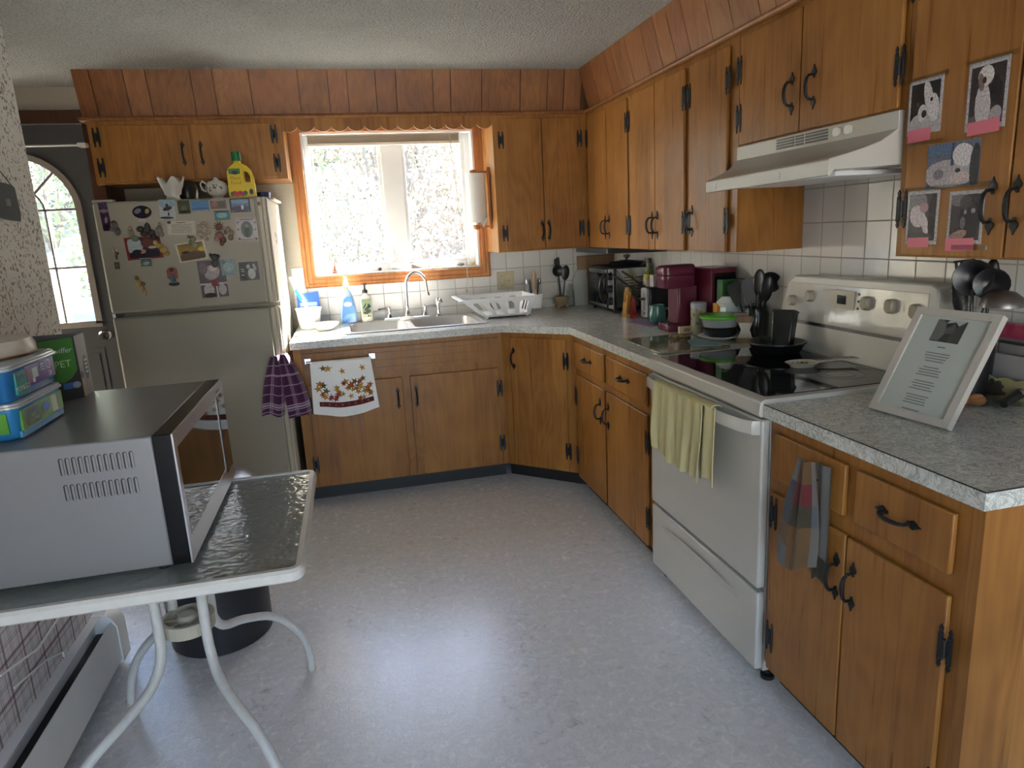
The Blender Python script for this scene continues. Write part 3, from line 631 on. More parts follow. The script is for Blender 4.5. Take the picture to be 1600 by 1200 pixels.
# backguard
bgp = [(1.668, .926), (2.424, .926), (2.424, 1.04), (2.416, 1.07), (2.388, 1.165), (2.375, 1.190), (2.345, 1.208), (1.70, 1.214), (1.676, 1.205), (1.668, 1.185)]
TG = Fr((0, 0, 0), (0, 1, 0), (0, 0, 1), (1, 0, 0))
m = MB(); m.loft([[(a, b, 1.648+(b-.926)*.06) for a, b in bgp], [(a, b, 1.735) for a, b in bgp]], TG)
bgd = ob('backguard', m, m_bisque, r, .006)
def bgx(z): return 1.648+(z-.926)*.06
ob('panel_slot', MB().loft([[(a, b, bgx(b)-q) for a, b in ((1.69, 1.030), (2.33, 1.030), (2.33, 1.042), (1.69, 1.042))] for q in (.0, .002)], TG), m_black, bgd)
cp = ob('control_panel', MB().loft([[(a, b, bgx(b)-q) for a, b in ((1.695, 1.045), (2.408, 1.045), (2.372, 1.175), (2.355, 1.182), (1.70, 1.186))] for q in (0., .004)], TG), plain('panel_glaze', (.55, .53, .48), .1, 0, .1, 30), bgd, .001)
for y, z, q in ((2.335, 1.113, .020), (2.232, 1.138, .021), (1.942, 1.136, .0235), (1.836, 1.136, .0235), (1.735, 1.13, .0235)):
    Tk = Fr((bgx(z)-.004, y, z), (0, 1, 0), (0, 0, 1), (-1, 0, .06)); ob('knob', MB().loft([[(*p, 0) for p in rrect(-q*.8, -q, q*.8, q, q*.6)], [(*p, .014) for p in rrect(-q*.75, -q*.95, q*.75, q*.95, q*.6)], [(*p, .019) for p in rrect(-q*.6, -q*.8, q*.6, q*.8, q*.5)]], Tk), m_knob, bgd)
Tk = Fr((bgx(1.14)-.004, 2.063, 1.138), (0, -1, 0), (0, 0, 1), (-1, 0, .06))
ob('clock', MB().prism(rrect(-.062, -.032, .062, .032, .004), 0, .004, Tk), m_cream, bgd, .001)
ob('display', MB().box(-.022, -.015, .004, .022, .015, .0055, Tk), m_gloss, bgd)
for z in (1.162, 1.138, 1.114): ob('indicator', MB().lathe([(.0045, 0), (.0045, .0015)], Fr((bgx(z)-.004, 1.985, z), (0, 1, 0), (0, 0, 1), (-1, 0, 0)), 10), m_black, bgd)

# ---------------------------------------------------------------- range hood
r = thing('range_hood', 'white under-cabinet range hood with two buttons above the stove', 'range hood', (1.55, 2.03, 1.53))
hy0, hy1 = 1.634, 2.425
def hs(x0, dx=0): pass
def hx(xn, xf, y): return xn + (xf-xn)*(y-hy0)/(hy1-hy0)
L = []
for k in range(9):
    y = hy0+(hy1-hy0)*k/8; xl = hx(1.247, 1.328, y)
    pr = [(1.455, 1.690), (1.455, 1.643)] + [(1.455+(xl+.003-1.455)*t, 1.643-.070*t**.62) for t in (.25, .5, .75, 1)] + [(xl, 1.570), (xl, 1.531), (xl+.006, 1.529), (xl+.02, 1.545), (1.75, 1.560), (1.75, 1.690)]
    L.append([(a, y, b) for a, b in pr])
ob('canopy', MB().loft(L), m_bisque, r, .0015)
TH = Fr((1.4545, 0, 0), (0, -1, 0), (0, 0, 1), (-1, 0, 0))
for a0, a1 in ((2.175, 2.08), (2.073, 2.03), (2.022, 1.915)):
    ob('vent', MB().box(-a0, 1.652, 0, -a1, 1.658, .0012, TH).box(-a0, 1.661, 0, -a1, 1.667, .0012, TH).box(-a0, 1.670, 0, -a1, 1.676, .0012, TH).box(-a0, 1.679, 0, -a1, 1.684, .0012, TH), m_black, r)
for y in (1.872, 1.823): ob('button', MB().prism(rrect(-y-.014, 1.656, -y+.014, 1.680, .009), 0, .007, TH), m_white, r, .002)
ob('maker_mark', MB().box(-1.795, 1.665, 0, -1.755, 1.671, .0008, TH), m_cream, r)
dx_, dy_ = 1.328-1.247, hy1-hy0
ob('light_lens', MB().box(1.36, 1.75, 1.535, 1.62, 2.3, 1.549), m_whitep, r, .002)
Tl = Fr((1.2468, hy0, 0), (dx_, dy_, 0), (0, 0, 1), (-dy_, dx_, 0))
m = MB(); q = rrect(.25, 1.539, .70, 1.562, .008)
for k in range(len(q)): m.tube([(q[k][0], q[k][1], .0005), (q[(k+1) % len(q)][0], q[(k+1) % len(q)][1], .0005)], .0006, Tl, 4)
ob('lip_outline', m, m_cream, r)

# ---------------------------------------------------------------- patio table
r = table = thing('patio_table', 'white metal patio table with pebbled glass top', 'table', (-.545, 1.79, 0))
tx0, tx1, ty0, ty1 = -.930, -.170, 1.455, 2.125
rr = rrect(tx0, ty0, tx1, ty1, .022, 5); m = MB()
loops = []
for i in range(len(rr)):
    p = V((*rr[i], 0)); a = V((*rr[i-1], 0)); b = V((*rr[(i+1) % len(rr)], 0)); d = (b-a).normalized(); nrm = V((d.y, -d.x, 0))
    loops.append([tuple(p + nrm*x + V((0, 0, z))) for x, z in ((.003, .707), (.008, .712), (.008, .730), (.003, .737), (-.009, .737), (-.011, .730), (-.011, .712), (-.007, .707))])
loops.append(loops[0]); m.loft(loops, caps=False)
m_tubewhite = plain('scuffed_white_paint', (.66, .65, .62), .35, 0, .15, 40, .05)
ob('rim', m, m_tubewhite, r)
ob('glass_top', MB().prism(rrect(tx0+.010, ty0+.010, tx1-.010, ty1-.010, .015), .7285, .7335), m_pebble, r)
legs = [[(-.20, 1.50, .705), (-.30, 1.60, .695), (-.40, 1.70, .66), (-.446, 1.742, .60), (-.452, 1.745, .47), (-.447, 1.735, .40), (-.425, 1.69, .352), (-.38, 1.62, .32), (-.33, 1.56, .28), (-.285, 1.505, .205), (-.262, 1.465, .11), (-.258, 1.45, .0)]]
br = [(-.20, 2.08, .705), (-.30, 1.98, .695), (-.40, 1.90, .66), (-.455, 1.868, .60), (-.460, 1.865, .48), (-.460, 1.872, .425), (-.445, 1.91, .378), (-.408, 1.995, .340), (-.340, 2.09, .280), (-.283, 2.148, .185), (-.260, 2.18, .09), (-.259, 2.193, 0)]
def mir(x, z): return (-1.016 if z > .34 else -1.016-.068*(.34-z)/.34 if z > .0 else -1.084)-x
legs += [[(mir(x, z), y, z) for x, y, z in legs[0]], br, [(mir(x, z), y-.005, z) for x, y, z in br]]
for pts in legs:
    sm = []   # smooth the polyline (Catmull-Rom)
    for i in range(len(pts)-1):
        P0, P1, P2, P3 = V(pts[max(i-1, 0)]), V(pts[i]), V(pts[i+1]), V(pts[min(i+2, len(pts)-1)])
        for k in range(4):
            t = k/4; sm.append(tuple(.5*((2*P1)+(P2-P0)*t+(2*P0-5*P1+4*P2-P3)*t*t+(3*P1-P0-3*P2+P3)*t**3)))
    sm.append(pts[-1]); lg = ob('leg', MB().tube(sm, .0128, ID, 12), m_tubewhite, r)
    f = pts[-1]; ob('foot_cap', MB().lathe([(.0138, 0), (.0138, .018)], Fr(f), 12), m_cream, lg)
m = MB()
cx, cy = -.508, 1.806
for k in range(24):
    a, b = 2*PI*k/24, 2*PI*(k+1)/24
    m.prism([(cx+q*math.cos(t), cy+q*math.sin(t)) for q, t in ((.066, a), (.066, b), (.056, b), (.056, a))], .445, .480)
for k in range(8):
    t = 2*PI*k/8; c, s = math.cos(t), math.sin(t); m.prism([(cx+.02*c-.004*s, cy+.02*s+.004*c), (cx+.02*c+.004*s, cy+.02*s-.004*c), (cx+.058*c+.004*s, cy+.058*s-.004*c), (cx+.058*c-.004*s, cy+.058*s+.004*c)], .452, .472)
m.lathe([(.026, .447), (.026, .478), (.02, .486)], Fr((cx, cy, 0)), 16)
ob('umbrella_ring', m, m_cream, r)

# ---------------------------------------------------------------- microwave
r = thing('microwave', 'grey countertop microwave with dark mirrored door on the glass table', 'microwave', (-.66, 1.83, .736))
mx0, mx1, my0, my1, mz0, mz1 = -.915, -.443, 1.537, 2.135, .748, 1.046
ob('body', MB().box(mx0, my0, mz0, mx1, my1, mz1), m_silver, r, .004)
dr = ob('door', MB().box(mx1, my0-.001, mz0, -.405, my1+.001, mz1+.001), plain('piano_black', (.004, .004, .004), .25, spec=.25), r, .002)
TM = Fr((-.405, 0, 0), (0, 1, 0), (0, 0, 1), (1, 0, 0))
m = MB(); wy0, wy1, wz0, wz1 = my0+.022, my1-.115, mz0+.055, mz1-.035
for q in (((my0, mz0), (my1, mz0), (my1, wz0), (my0, wz0)), ((my0, wz1), (my1, wz1), (my1, mz1), (my0, mz1)), ((my0, wz0), (wy0, wz0), (wy0, wz1), (my0, wz1)), ((wy1, wz0), (my1, wz0), (my1, wz1), (wy1, wz1))): m.prism(q, 0, .004, TM)
ob('door_trim', m, plain('satin_silver', (.42, .42, .44), .3, .6, var=.02), dr)
ob('window', MB().box(wy0, wz0, 0, wy1, wz1, .003, TM), m_gloss, dr)
ob('control_panel', MB().box(wy1+.012, mz0+.04, .004, my1-.01, mz1-.03, .0055, TM), m_gloss, dr)
ob('maker_mark', MB().box(my1-.10, mz1-.022, .004, my1-.055, mz1-.016, .0045, TM), m_black, dr)
TF = Fr((0, my0, 0), (1, 0, 0), (0, 0, 1), (0, -1, 0))
for row, (za, zb) in enumerate(((.981, 1.019), (.925, .961))):
    m = MB(); md = MB()
    for k in range(12):
        x = -.6215+.0122*k; md.prism(rrect(x-.0042, za, x+.0042, zb, .004), .0, .0006, TF); m.prism(rrect(x-.0005, za+.001, x+.0042, zb-.001, .002), .0006, .003, TF)
    ob('side_vent', md, m_black, r); ob('vent_louver', m, m_silver, r)
for x in (-.87, -.47):
    for y in (1.57, 2.09): ob('foot', MB().lathe([(.014, .7337), (.014, .75)], Fr((x, y, 0)), 12), m_black, r)

# ---------------------------------------------------------------- baseboard heater, bin
r = thing('baseboard_heater', 'long white baseboard heater under the plaid wallpaper', 'heater', (XL+.035, .9, 0))
def extr(prof, y0, y1, dx=0): return MB().prism([(XL+a, b) for a, b in prof], y0, y1, Fr((0, 0, 0), (1, 0, 0), (0, 0, 1), (0, 1, 0)))
ob('back_plate', extr([(0, .02), (.004, .02), (.004, .205), (.030, .212), (.030, .216), (0, .216)], -.9, 2.42), m_whitep, r)
ob('front_panel', extr([(.066, .045), (.071, .045), (.071, .165), (.058, .187), (.054, .185), (.066, .163)], -.9, 2.42), m_white, r)
ob('element', extr([(.006, .05), (.06, .05), (.06, .15), (.006, .15)], -.9, 2.40), m_kick, r)
ob('end_cap', extr([(0, .02), (.076, .03), (.076, .168), (.060, .200), (.040, .218), (0, .222)], 2.40, 2.475), m_white, r, .004)
r = thing('trash_can', 'black round-lidded trash can on the floor behind the glass table', 'bin', (-.60, 2.55, 0))
ob('body', MB().lathe([(.172, 0), (.178, .006), (.186, .56)], Fr((-.60, 2.55, 0)), 40), plain('bin_plastic', (.02, .02, .023), .38), r)
ob('lid', MB().lathe([(.192, .56), (.192, .582), (.17, .605), (.10, .628), (.001, .634)], Fr((-.60, 2.55, 0)), 40), m_black, r)
# ================================================================ smaller things
HCm = HC
def card(name, label, cat, T, a0, b0, a1, b1, base, patches=(), th=.0012, rot=0, group=None, mat=None, border=None):
    """flat printed thing: base card with coloured printed shapes (cx, cy, rx, ry, rot, colour) in 0..1 of its size"""
    w_, h_ = a1-a0, b1-b0; Tc = T.at((a0+a1)/2, (b0+b1)/2, 0).rot(math.radians(rot)); m = MB()
    m.box(-w_/2, -h_/2, 0, w_/2, h_/2, th, Tc, lin(border) if border else lin(base))
    k = .07 if border else 0
    if border: m.prism([(-w_*(.5-k), -h_*(.5-k)), (w_*(.5-k), -h_*(.5-k)), (w_*(.5-k), h_*(.5-k)), (-w_*(.5-k), h_*(.5-k))], th, th+.0002, Tc, lin(base))
    for i, (cx, cy, rx, ry, ro, c) in enumerate(patches):
        z = th+.0003+.00012*i; n = 14
        if rx < 0: pl = [(cx+sx*-rx, cy+sy*ry) for sx, sy in ((-1, -1), (1, -1), (1, 1), (-1, 1))]
        else: pl = [(cx+rx*math.cos(t)*math.cos(ro)-ry*math.sin(t)*math.sin(ro), cy+rx*math.cos(t)*math.sin(ro)+ry*math.sin(t)*math.cos(ro)) for t in [2*PI*q/n for q in range(n)]]
        pl = [(min(max(p[0], k), 1-k)-.5, min(max(p[1], k), 1-k)-.5) for p in pl]
        m.add([Tc(p[0]*w_, p[1]*h_, z) for p in pl], [list(range(len(pl)))], lin(c))
    return solo(name, label, cat, m, mat or m_vc, group=group)
# ---- photographs taped to the cabinet door (facing the room)
TP = Fr((1.4548, 0, 0), (0, -1, 0), (0, 0, 1), (-1, 0, 0)); s_ = 1.0066
def zz(z): return HC+(z-HC)*s_
K1 = (28, 27, 31); W1 = (196, 190, 190); G1 = (110, 104, 108)
gp = 'pet photographs taped on the cabinet door'
ph = [
 ('photo of a black and white dog face, upper left on the cabinet door', 1.591, 1.617, 1.487, 1.748, K1, ((.5, .12, .5, .28, 0, (170, 165, 168)), (.62, .62, .13, .36, .35, W1), (.78, .45, .16, .26, .2, (200, 196, 198)), (.45, .38, .14, .16, 0, W1), (.5, .36, .08, .07, 0, K1), (.3, .55, .05, .05, 0, (90, 60, 45)), (.7, .6, .04, .04, 0, K1))),
 ('photo of a white speckled dog sitting up, upper right on the cabinet door', 1.415, 1.602, 1.312, 1.751, (52, 44, 47), ((.5, .1, .7, .14, 0, (95, 80, 84)), (.42, .35, .2, .34, .1, (188, 180, 180)), (.45, .78, .2, .15, 0, (205, 198, 196)), (.34, .7, .07, .14, .3, (120, 100, 95)), (.42, .72, .05, .05, 0, (70, 40, 38)), (.75, .2, .16, .12, .3, (160, 150, 150)), (.72, .55, .14, .2, 0, (40, 34, 40)))),
 ('photo of a white dog wrapped in blue plaid, middle of the cabinet door', 1.517, 1.481, 1.366, 1.586, (96, 100, 118), ((.45, .3, .55, .32, 0, (168, 160, 164)), (-.0 or .2, .85, -.3, .12, 0, (84, 104, 132)), (.5, .72, -.03, .25, 0, (60, 72, 98)), (.7, .68, .2, .26, .2, (205, 200, 202)), (.93, .4, .1, .5, 0, (30, 30, 38)), (.65, .2, .2, .12, .1, (190, 170, 168)), (.62, .35, .05, .05, 0, K1), (.25, .3, .1, .12, 0, (120, 112, 122)))),
 ('photo of a pale animal lying down, lower left on the cabinet door', 1.571, 1.343, 1.471, 1.478, (74, 68, 72), ((.3, .8, .34, .2, 0, (130, 124, 128)), (.36, .52, .26, .2, -.3, (196, 184, 184)), (.55, .68, .14, .1, 0, (170, 140, 140)), (.62, .36, .1, .2, .4, (200, 190, 190)), (.85, .5, .15, .45, 0, (46, 40, 44)), (.4, .12, .55, .1, 0, (60, 60, 64)))),
 ('photo of a black curly dog, lower right beside the door handle', 1.440, 1.345, 1.343, 1.469, (58, 50, 54), ((.3, .85, .3, .14, 0, (110, 104, 108)), (.62, .45, .3, .4, 0, (26, 26, 30)), (.5, .78, .18, .14, 0, (70, 66, 70)), (.72, .62, .06, .05, 0, (150, 150, 156)), (.3, .14, .3, .1, .3, (150, 120, 110)), (.45, .4, .08, .12, 0, (90, 86, 92)), (.5, .6, .04, .04, 0, (170, 170, 176)))),
]
for lb, ya, za, yb, zb, base, pt in ph: card('photograph', lb, 'photo', TP, -ya*s_, zz(za), -yb*s_, zz(zb), base, pt, .0014, group=gp, mat=m_photo, border=(178, 174, 176) if '1.366' not in str(yb) else None)
TP2 = TP.at(0, 0, .0034)
for lb, ya, za, yb, zb in (('pink sticky note under the photo of the black and white dog face', 1.585, 1.598, 1.512, 1.630), ('pink sticky note under the photo of the sitting white dog', 1.405, 1.593, 1.322, 1.622), ('pink sticky note under the photo of the lying pale animal', 1.560, 1.335, 1.492, 1.360), ('pink sticky note under the photo of the black curly dog', 1.440, 1.328, 1.360, 1.358)):
    card('sticky_note', lb, 'note', TP2, -ya*s_, zz(za), -yb*s_, zz(zb), (214, 110, 128), (), .0006, rot=1.5, group='pink notes on the cabinet door')
for ya, za, yb, zb in ((1.62, 1.745, 1.478, 1.757), (1.43, 1.748, 1.30, 1.760), (1.60, 1.59, 1.48, 1.60), (1.60, 1.475, 1.33, 1.487), (1.43, 1.33, 1.33, 1.342)):
    m = MB(); m.add([TP(-ya, za, .0052), TP(-yb, za, .0052), TP(-yb, zb, .0052), TP(-ya, zb, .0052)], [(0, 1, 2, 3)]); ob('clear_tape', m, m_clear, photo_door)

# ---- magnets and cards on the fridge
TFR = Fr((0, 3.7115, 0), (1, 0, 0), (0, 0, 1), (0, -1, 0))
gm = 'magnets and cards on the freezer door'
def fc(label, a0, b0, a1, b1, base, pt=(), rot=0, border=None, th=.0015, lift=0, cat='picture', name='fridge_picture'): return card(name, label, cat, TFR.at(0, 0, lift), a0, b0, a1, b1, base, pt, th, rot, gm, m_photo, border)
fc('tall purple postcard at the top left corner of the freezer door', -1.122, 1.527, -1.084, 1.659, (66, 48, 74), ((.5, .9, .5, .12, 0, (84, 66, 100)), (.5, .7, .5, .07, 0, (146, 120, 130)), (.55, .38, .2, .1, .3, (150, 130, 140)), (.5, .12, .5, .12, 0, (44, 30, 42))), 2)
fc('picture of a running black dog over white, top row of the freezer door', -.861, 1.566, -.789, 1.661, (176, 180, 182), ((.5, .8, .5, .22, 0, (138, 162, 176)), (.5, .55, .3, .1, .2, (46, 40, 44)), (.5, .68, .1, .12, 0, (66, 48, 50)), (.4, .1, .45, .06, 0, (52, 48, 48)), (.55, .28, .06, .1, 0, (60, 52, 50))), -2)
fc('small dark green landscape picture, top row of the freezer door', -.777, 1.590, -.722, 1.654, (62, 66, 44), ((.5, .4, .25, .25, 0, (92, 98, 70)), (.5, .15, .5, .12, 0, (40, 34, 22))))
fc('blue sea picture in the top row of the freezer door', -.718, 1.598, -.635, 1.651, (78, 124, 170), ((.5, .08, .5, .1, 0, (160, 158, 150)), (.5, .25, .5, .12, 0, (58, 100, 150))), 1)
fc('reddish town picture in the top row of the freezer door', -.629, 1.608, -.556, 1.655, (112, 88, 84), ((.3, .5, .2, .3, 0, (140, 104, 96)), (.7, .4, .2, .3, 0, (84, 92, 76)), (.5, .9, .5, .12, 0, (150, 140, 140))))
fc('seaside picture with a dark frame, top right of the freezer door', -.539, 1.587, -.444, 1.653, (96, 112, 140), ((.5, .8, .5, .2, 0, (122, 146, 176)), (.5, .25, .5, .22, 0, (70, 64, 84)), (.6, .35, .07, .18, 0, (190, 200, 210))), 0, (36, 34, 40))
lines = tuple((.52, .18+.11*k, -.36, .018, 0, (120, 114, 108)) for k in range(6))
fc('white note card with lines of small print beside the carved white magnet', -.838, 1.492, -.712, 1.558, (190, 184, 170), lines+((.5, .88, -.16, .03, 0, (110, 100, 96)), (.08, .9, .07, .1, 0, (60, 50, 60))), -2)
fc('framed photo of people with a red border below the angel magnets', -1.036, 1.386, -.877, 1.493, (60, 50, 56), ((.25, .6, .24, .4, 0, (170, 180, 186)), (.62, .7, .18, .2, 0, (104, 60, 54)), (.5, .2, .5, .2, 0, (40, 36, 48)), (.45, .35, .1, .1, 0, (180, 130, 110)), (.75, .5, .12, .06, 0, (190, 180, 176)), (.3, .35, .13, .1, 0, (44, 44, 60))), 2, (126, 52, 42), .006)
fc('small grey sea photo tucked under the red-bordered photo', -.982, 1.349, -.928, 1.391, (88, 104, 108), ((.5, .4, .3, .2, .4, (150, 164, 166)),), -2, (150, 150, 140), .002, .0075)
fc('sunset photo set at a slant in the middle of the freezer door', -.812, 1.364, -.676, 1.457, (150, 118, 50), ((.5, .25, .5, .26, 0, (92, 70, 50)), (.28, .5, .14, .06, 0, (40, 36, 34)), (.85, .55, .12, .12, 0, (214, 178, 80)), (.5, .9, .5, .12, 0, (124, 104, 66))), 7, (206, 196, 176))
fc('black and white family photo with a round red seal, lower middle of the freezer door', -.728, 1.180, -.602, 1.362, (96, 82, 90), ((.5, .68, .3, .2, .2, (170, 158, 160)), (.55, .78, .15, .08, 0, (196, 186, 184)), (.3, .2, .2, .17, 0, (186, 174, 174)), (.8, .2, .15, .15, 0, (180, 168, 170)), (.32, .06, .22, .07, 0, (44, 36, 42)), (.5, .37, -.5, .022, 0, (200, 190, 190)), (.6, .17, -.03, .17, 0, (200, 190, 190)), (.55, .38, .14, .09, 0, (134, 50, 60)), (.2, .8, .16, .16, 0, (120, 104, 114))), 1)
fc('pale blue note card beside the grey cat magnet', -.620, 1.285, -.549, 1.361, (126, 146, 152), ((.5, .5, .36, .32, 0, (146, 164, 168)), (.2, .85, .12, .08, 0, (90, 110, 116))), 1, None, .0015, .002)
fc('black and white wedding picture at the right of the freezer door', -.537, 1.253, -.444, 1.344, (34, 34, 36), ((.62, .35, .2, .3, 0, (176, 176, 172)), (.48, .75, .1, .12, 0, (160, 158, 154)), (.8, .7, .08, .2, .3, (150, 148, 146)), (.18, .5, .1, .03, 0, (150, 150, 148)), (.18, .62, .1, .03, 0, (150, 150, 148)), (.18, .3, .1, .03, 0, (150, 150, 148))))
fc('white card with an oval portrait and small hearts at the right of the freezer door', -.525, 1.446, -.424, 1.559, (178, 168, 170), ((.5, .5, .28, .36, 0, (78, 96, 88)), (.5, .4, .14, .24, 0, (40, 44, 42)), (.5, .66, .08, .08, 0, (120, 116, 110)), (.1, .8, .05, .04, 0, (120, 90, 120)), (.1, .5, .05, .04, 0, (120, 90, 120)), (.9, .8, .05, .04, 0, (120, 90, 120)), (.9, .5, .05, .04, 0, (120, 90, 120)), (.12, .1, .06, .05, 0, (120, 40, 50)), (.9, .1, .06, .05, 0, (120, 40, 50)), (.5, .93, -.3, .015, 0, (120, 80, 90)), (.5, .06, -.3, .015, 0, (120, 80, 90))), -2)
fc('teal ribbon-shaped souvenir magnet under the town picture', -.616, 1.554, -.546, 1.598, (58, 110, 124), ((.5, .5, .36, .34, 0, (126, 170, 186)), (.5, .9, .5, .12, 0, (40, 70, 66)), (.5, .1, .42, .1, 0, (70, 110, 60))), 0, None, .005)
# sculpted magnets
def magnet(label, parts, group=gm, mat=None):
    m = MB()
    for (x, z, rx, rz, d, c) in parts: m.ball((x, 3.7105-d*.4, z), rx, d, rz, ID, 12, lin(c))
    return solo('fridge_magnet', label, 'magnet', m, mat or m_vc, group=group)
DP = (40, 36, 58)
m = MB().prism(ell(-.938, 1.607, .042, .030, 22), 0, .008, TFR, lin(DP)).prism(ell(-.955, 1.612, .017, .011, 12, .5), .008, .011, TFR, lin((120, 116, 120))).prism(ell(-.914, 1.610, .009, .013, 8, -.4), .008, .012, TFR, lin((170, 150, 70))).box(-.957, 1.562, .006, -.923, 1.576, .010, TFR, lin((180, 170, 170)))
solo('fridge_magnet', 'dark blue oval souvenir magnet with a fish and a white name strip', 'magnet', m, m_vcg, group=gm)
magnet('grey house-shaped magnet over the corner of the purple postcard', [(-1.068, 1.553, .017, .022, .012, (96, 88, 84)), (-1.060, 1.523, .016, .022, .010, (84, 76, 74)), (-1.078, 1.535, .014, .012, .01, (76, 68, 70))])
magnet('angel figure magnet left of the dark leaf magnet', [(-1.0, 1.535, .009, .010, .01, (150, 130, 104)), (-1.0, 1.508, .013, .024, .010, (120, 118, 96)), (-.988, 1.485, .018, .015, .010, (100, 116, 96)), (-1.012, 1.512, .008, .02, .006, (150, 144, 120))])
magnet('dark leafy magnet between the two angel magnets', [(-.958, 1.528, .018, .015, .012, (40, 36, 30)), (-.925, 1.532, .014, .026, .012, (48, 40, 36)), (-.915, 1.51, .022, .016, .010, (38, 32, 28)), (-.945, 1.505, .018, .012, .010, (52, 46, 36)), (-.905, 1.490, .014, .016, .010, (42, 30, 30))])
magnet('angel figure magnet right of the dark leaf magnet', [(-.868, 1.547, .009, .010, .01, (150, 136, 108)), (-.873, 1.520, .014, .022, .010, (116, 120, 106)), (-.868, 1.500, .012, .014, .008, (130, 128, 112)), (-.888, 1.515, .007, .016, .006, (140, 136, 120))])
magnet('cluster of yellow flower magnet over the red-bordered photo', [(-.90, 1.462, .012, .014, .01, (170, 150, 90)), (-.885, 1.445, .016, .014, .012, (150, 120, 60)), (-.868, 1.425, .020, .016, .012, (176, 144, 76)), (-.858, 1.407, .016, .012, .010, (150, 126, 70)), (-.893, 1.478, .014, .010, .01, (36, 28, 30))])
magnet('small winged cherub magnet on the sunset photo', [(-.729, 1.470, .014, .014, .012, (140, 120, 90)), (-.738, 1.455, .014, .012, .010, (120, 124, 96)), (-.725, 1.440, .016, .014, .012, (140, 140, 120)), (-.748, 1.480, .009, .008, .006, (110, 120, 84))])
mm = MB()
for k in range(26):
    a = k*2.4; q = .009*math.sqrt(k)*.95; x, z = -.672+q*math.cos(a)*.72, 1.506+q*math.sin(a)
    mm.ball((x, 3.706, z), .0085, .006, .0085, ID, 8, lin((172-(k % 3)*14, 158-(k % 3)*14, 138-(k % 3)*14)))
solo('fridge_magnet', 'cream carved lace-like magnet right of the note card', 'magnet', mm, m_vc, group=gm)
mm = MB(); star = []
for k in range(22): q = .030 if k % 2 == 0 else .014; star.append((-.603+q*math.cos(2*PI*k/22), 1.522+q*math.sin(2*PI*k/22)))
mm.prism(star, .002, .008, TFR, lin((92, 56, 48))); mm.ball((-.603, 3.703, 1.522), .012, .006, .012, ID, 12, lin((110, 66, 56)))
solo('fridge_magnet', 'dark red sunburst magnet above the flower magnet', 'magnet', mm, m_vc, group=gm)
magnet('pink and brown flower magnet below the sunburst', [(-.605, 1.480, .022, .018, .012, (134, 92, 84)), (-.620, 1.465, .014, .014, .012, (160, 120, 116)), (-.592, 1.458, .016, .018, .010, (96, 64, 48)), (-.600, 1.440, .010, .012, .008, (120, 70, 60))])
magnet('beige wreath magnet beside the flower magnet', [(-.562, 1.508, .012, .014, .01, (150, 130, 110)), (-.548, 1.49, .012, .016, .01, (140, 122, 104)), (-.555, 1.468, .014, .014, .01, (128, 112, 96)), (-.575, 1.495, .009, .012, .008, (120, 96, 84))])
magnet('dark grey cat magnet holding the family photo', [(-.642, 1.376, .020, .018, .012, (60, 62, 60)), (-.646, 1.345, .017, .020, .010, (72, 74, 70)), (-.660, 1.388, .007, .010, .01, (54, 54, 54)), (-.625, 1.380, .007, .010, .01, (54, 54, 54))])
magnet('golden flying cherub magnet low on the left of the freezer door', [(-1.010, 1.298, .011, .011, .012, (120, 94, 62)), (-1.004, 1.272, .014, .022, .012, (168, 138, 90)), (-.988, 1.268, .013, .010, .010, (120, 96, 66)), (-.992, 1.245, .011, .018, .010, (172, 142, 96)), (-.982, 1.228, .008, .018, .008, (176, 148, 104))])
magnet('red and blue doll magnet with a dark base, low centre of the freezer door', [(-.848, 1.318, .026, .022, .008, (140, 84, 76)), (-.848, 1.326, .010, .010, .012, (90, 40, 40)), (-.864, 1.298, .010, .016, .01, (150, 96, 86)), (-.832, 1.298, .010, .016, .01, (150, 96, 86)), (-.848, 1.285, .013, .026, .012, (72, 96, 104)), (-.846, 1.258, .026, .010, .010, (34, 38, 42)), (-.846, 1.266, .020, .006, .010, (130, 144, 150))])
magnet('small tan tree-shaped magnet at the left of the freezer door', [(-1.090, 1.437, .006, .014, .006, (150, 130, 100)), (-1.080, 1.420, .010, .010, .006, (84, 66, 50)), (-1.084, 1.402, .006, .012, .006, (90, 60, 48)), (-1.076, 1.432, .006, .008, .006, (170, 160, 140))])
card('fridge_magnet', 'small dark square magnet hanging low at the left of the freezer door', 'magnet', TFR, -1.098, 1.346, -1.077, 1.379, (74, 66, 64), ((.5, .5, .3, .3, 0, (104, 92, 88)),), .004, -2, gm)
# magnets on the sunlit side
TFS = Fr((-.3725, 0, 0), (0, 1, 0), (0, 0, 1), (1, 0, 0))
mm = MB()
for y, z, q, c in ((3.98, 1.475, .022, (150, 60, 60)), (4.03, 1.455, .026, (110, 90, 70)), (3.99, 1.435, .018, (90, 50, 50)), (4.06, 1.478, .018, (190, 170, 150)), (4.05, 1.425, .015, (170, 80, 60))): mm.ball((-.372, y, z), .008, q, q, ID, 10, lin(c))
solo('fridge_magnet', 'red and brown figure magnet on the sunlit side of the fridge', 'magnet', mm, m_vc)

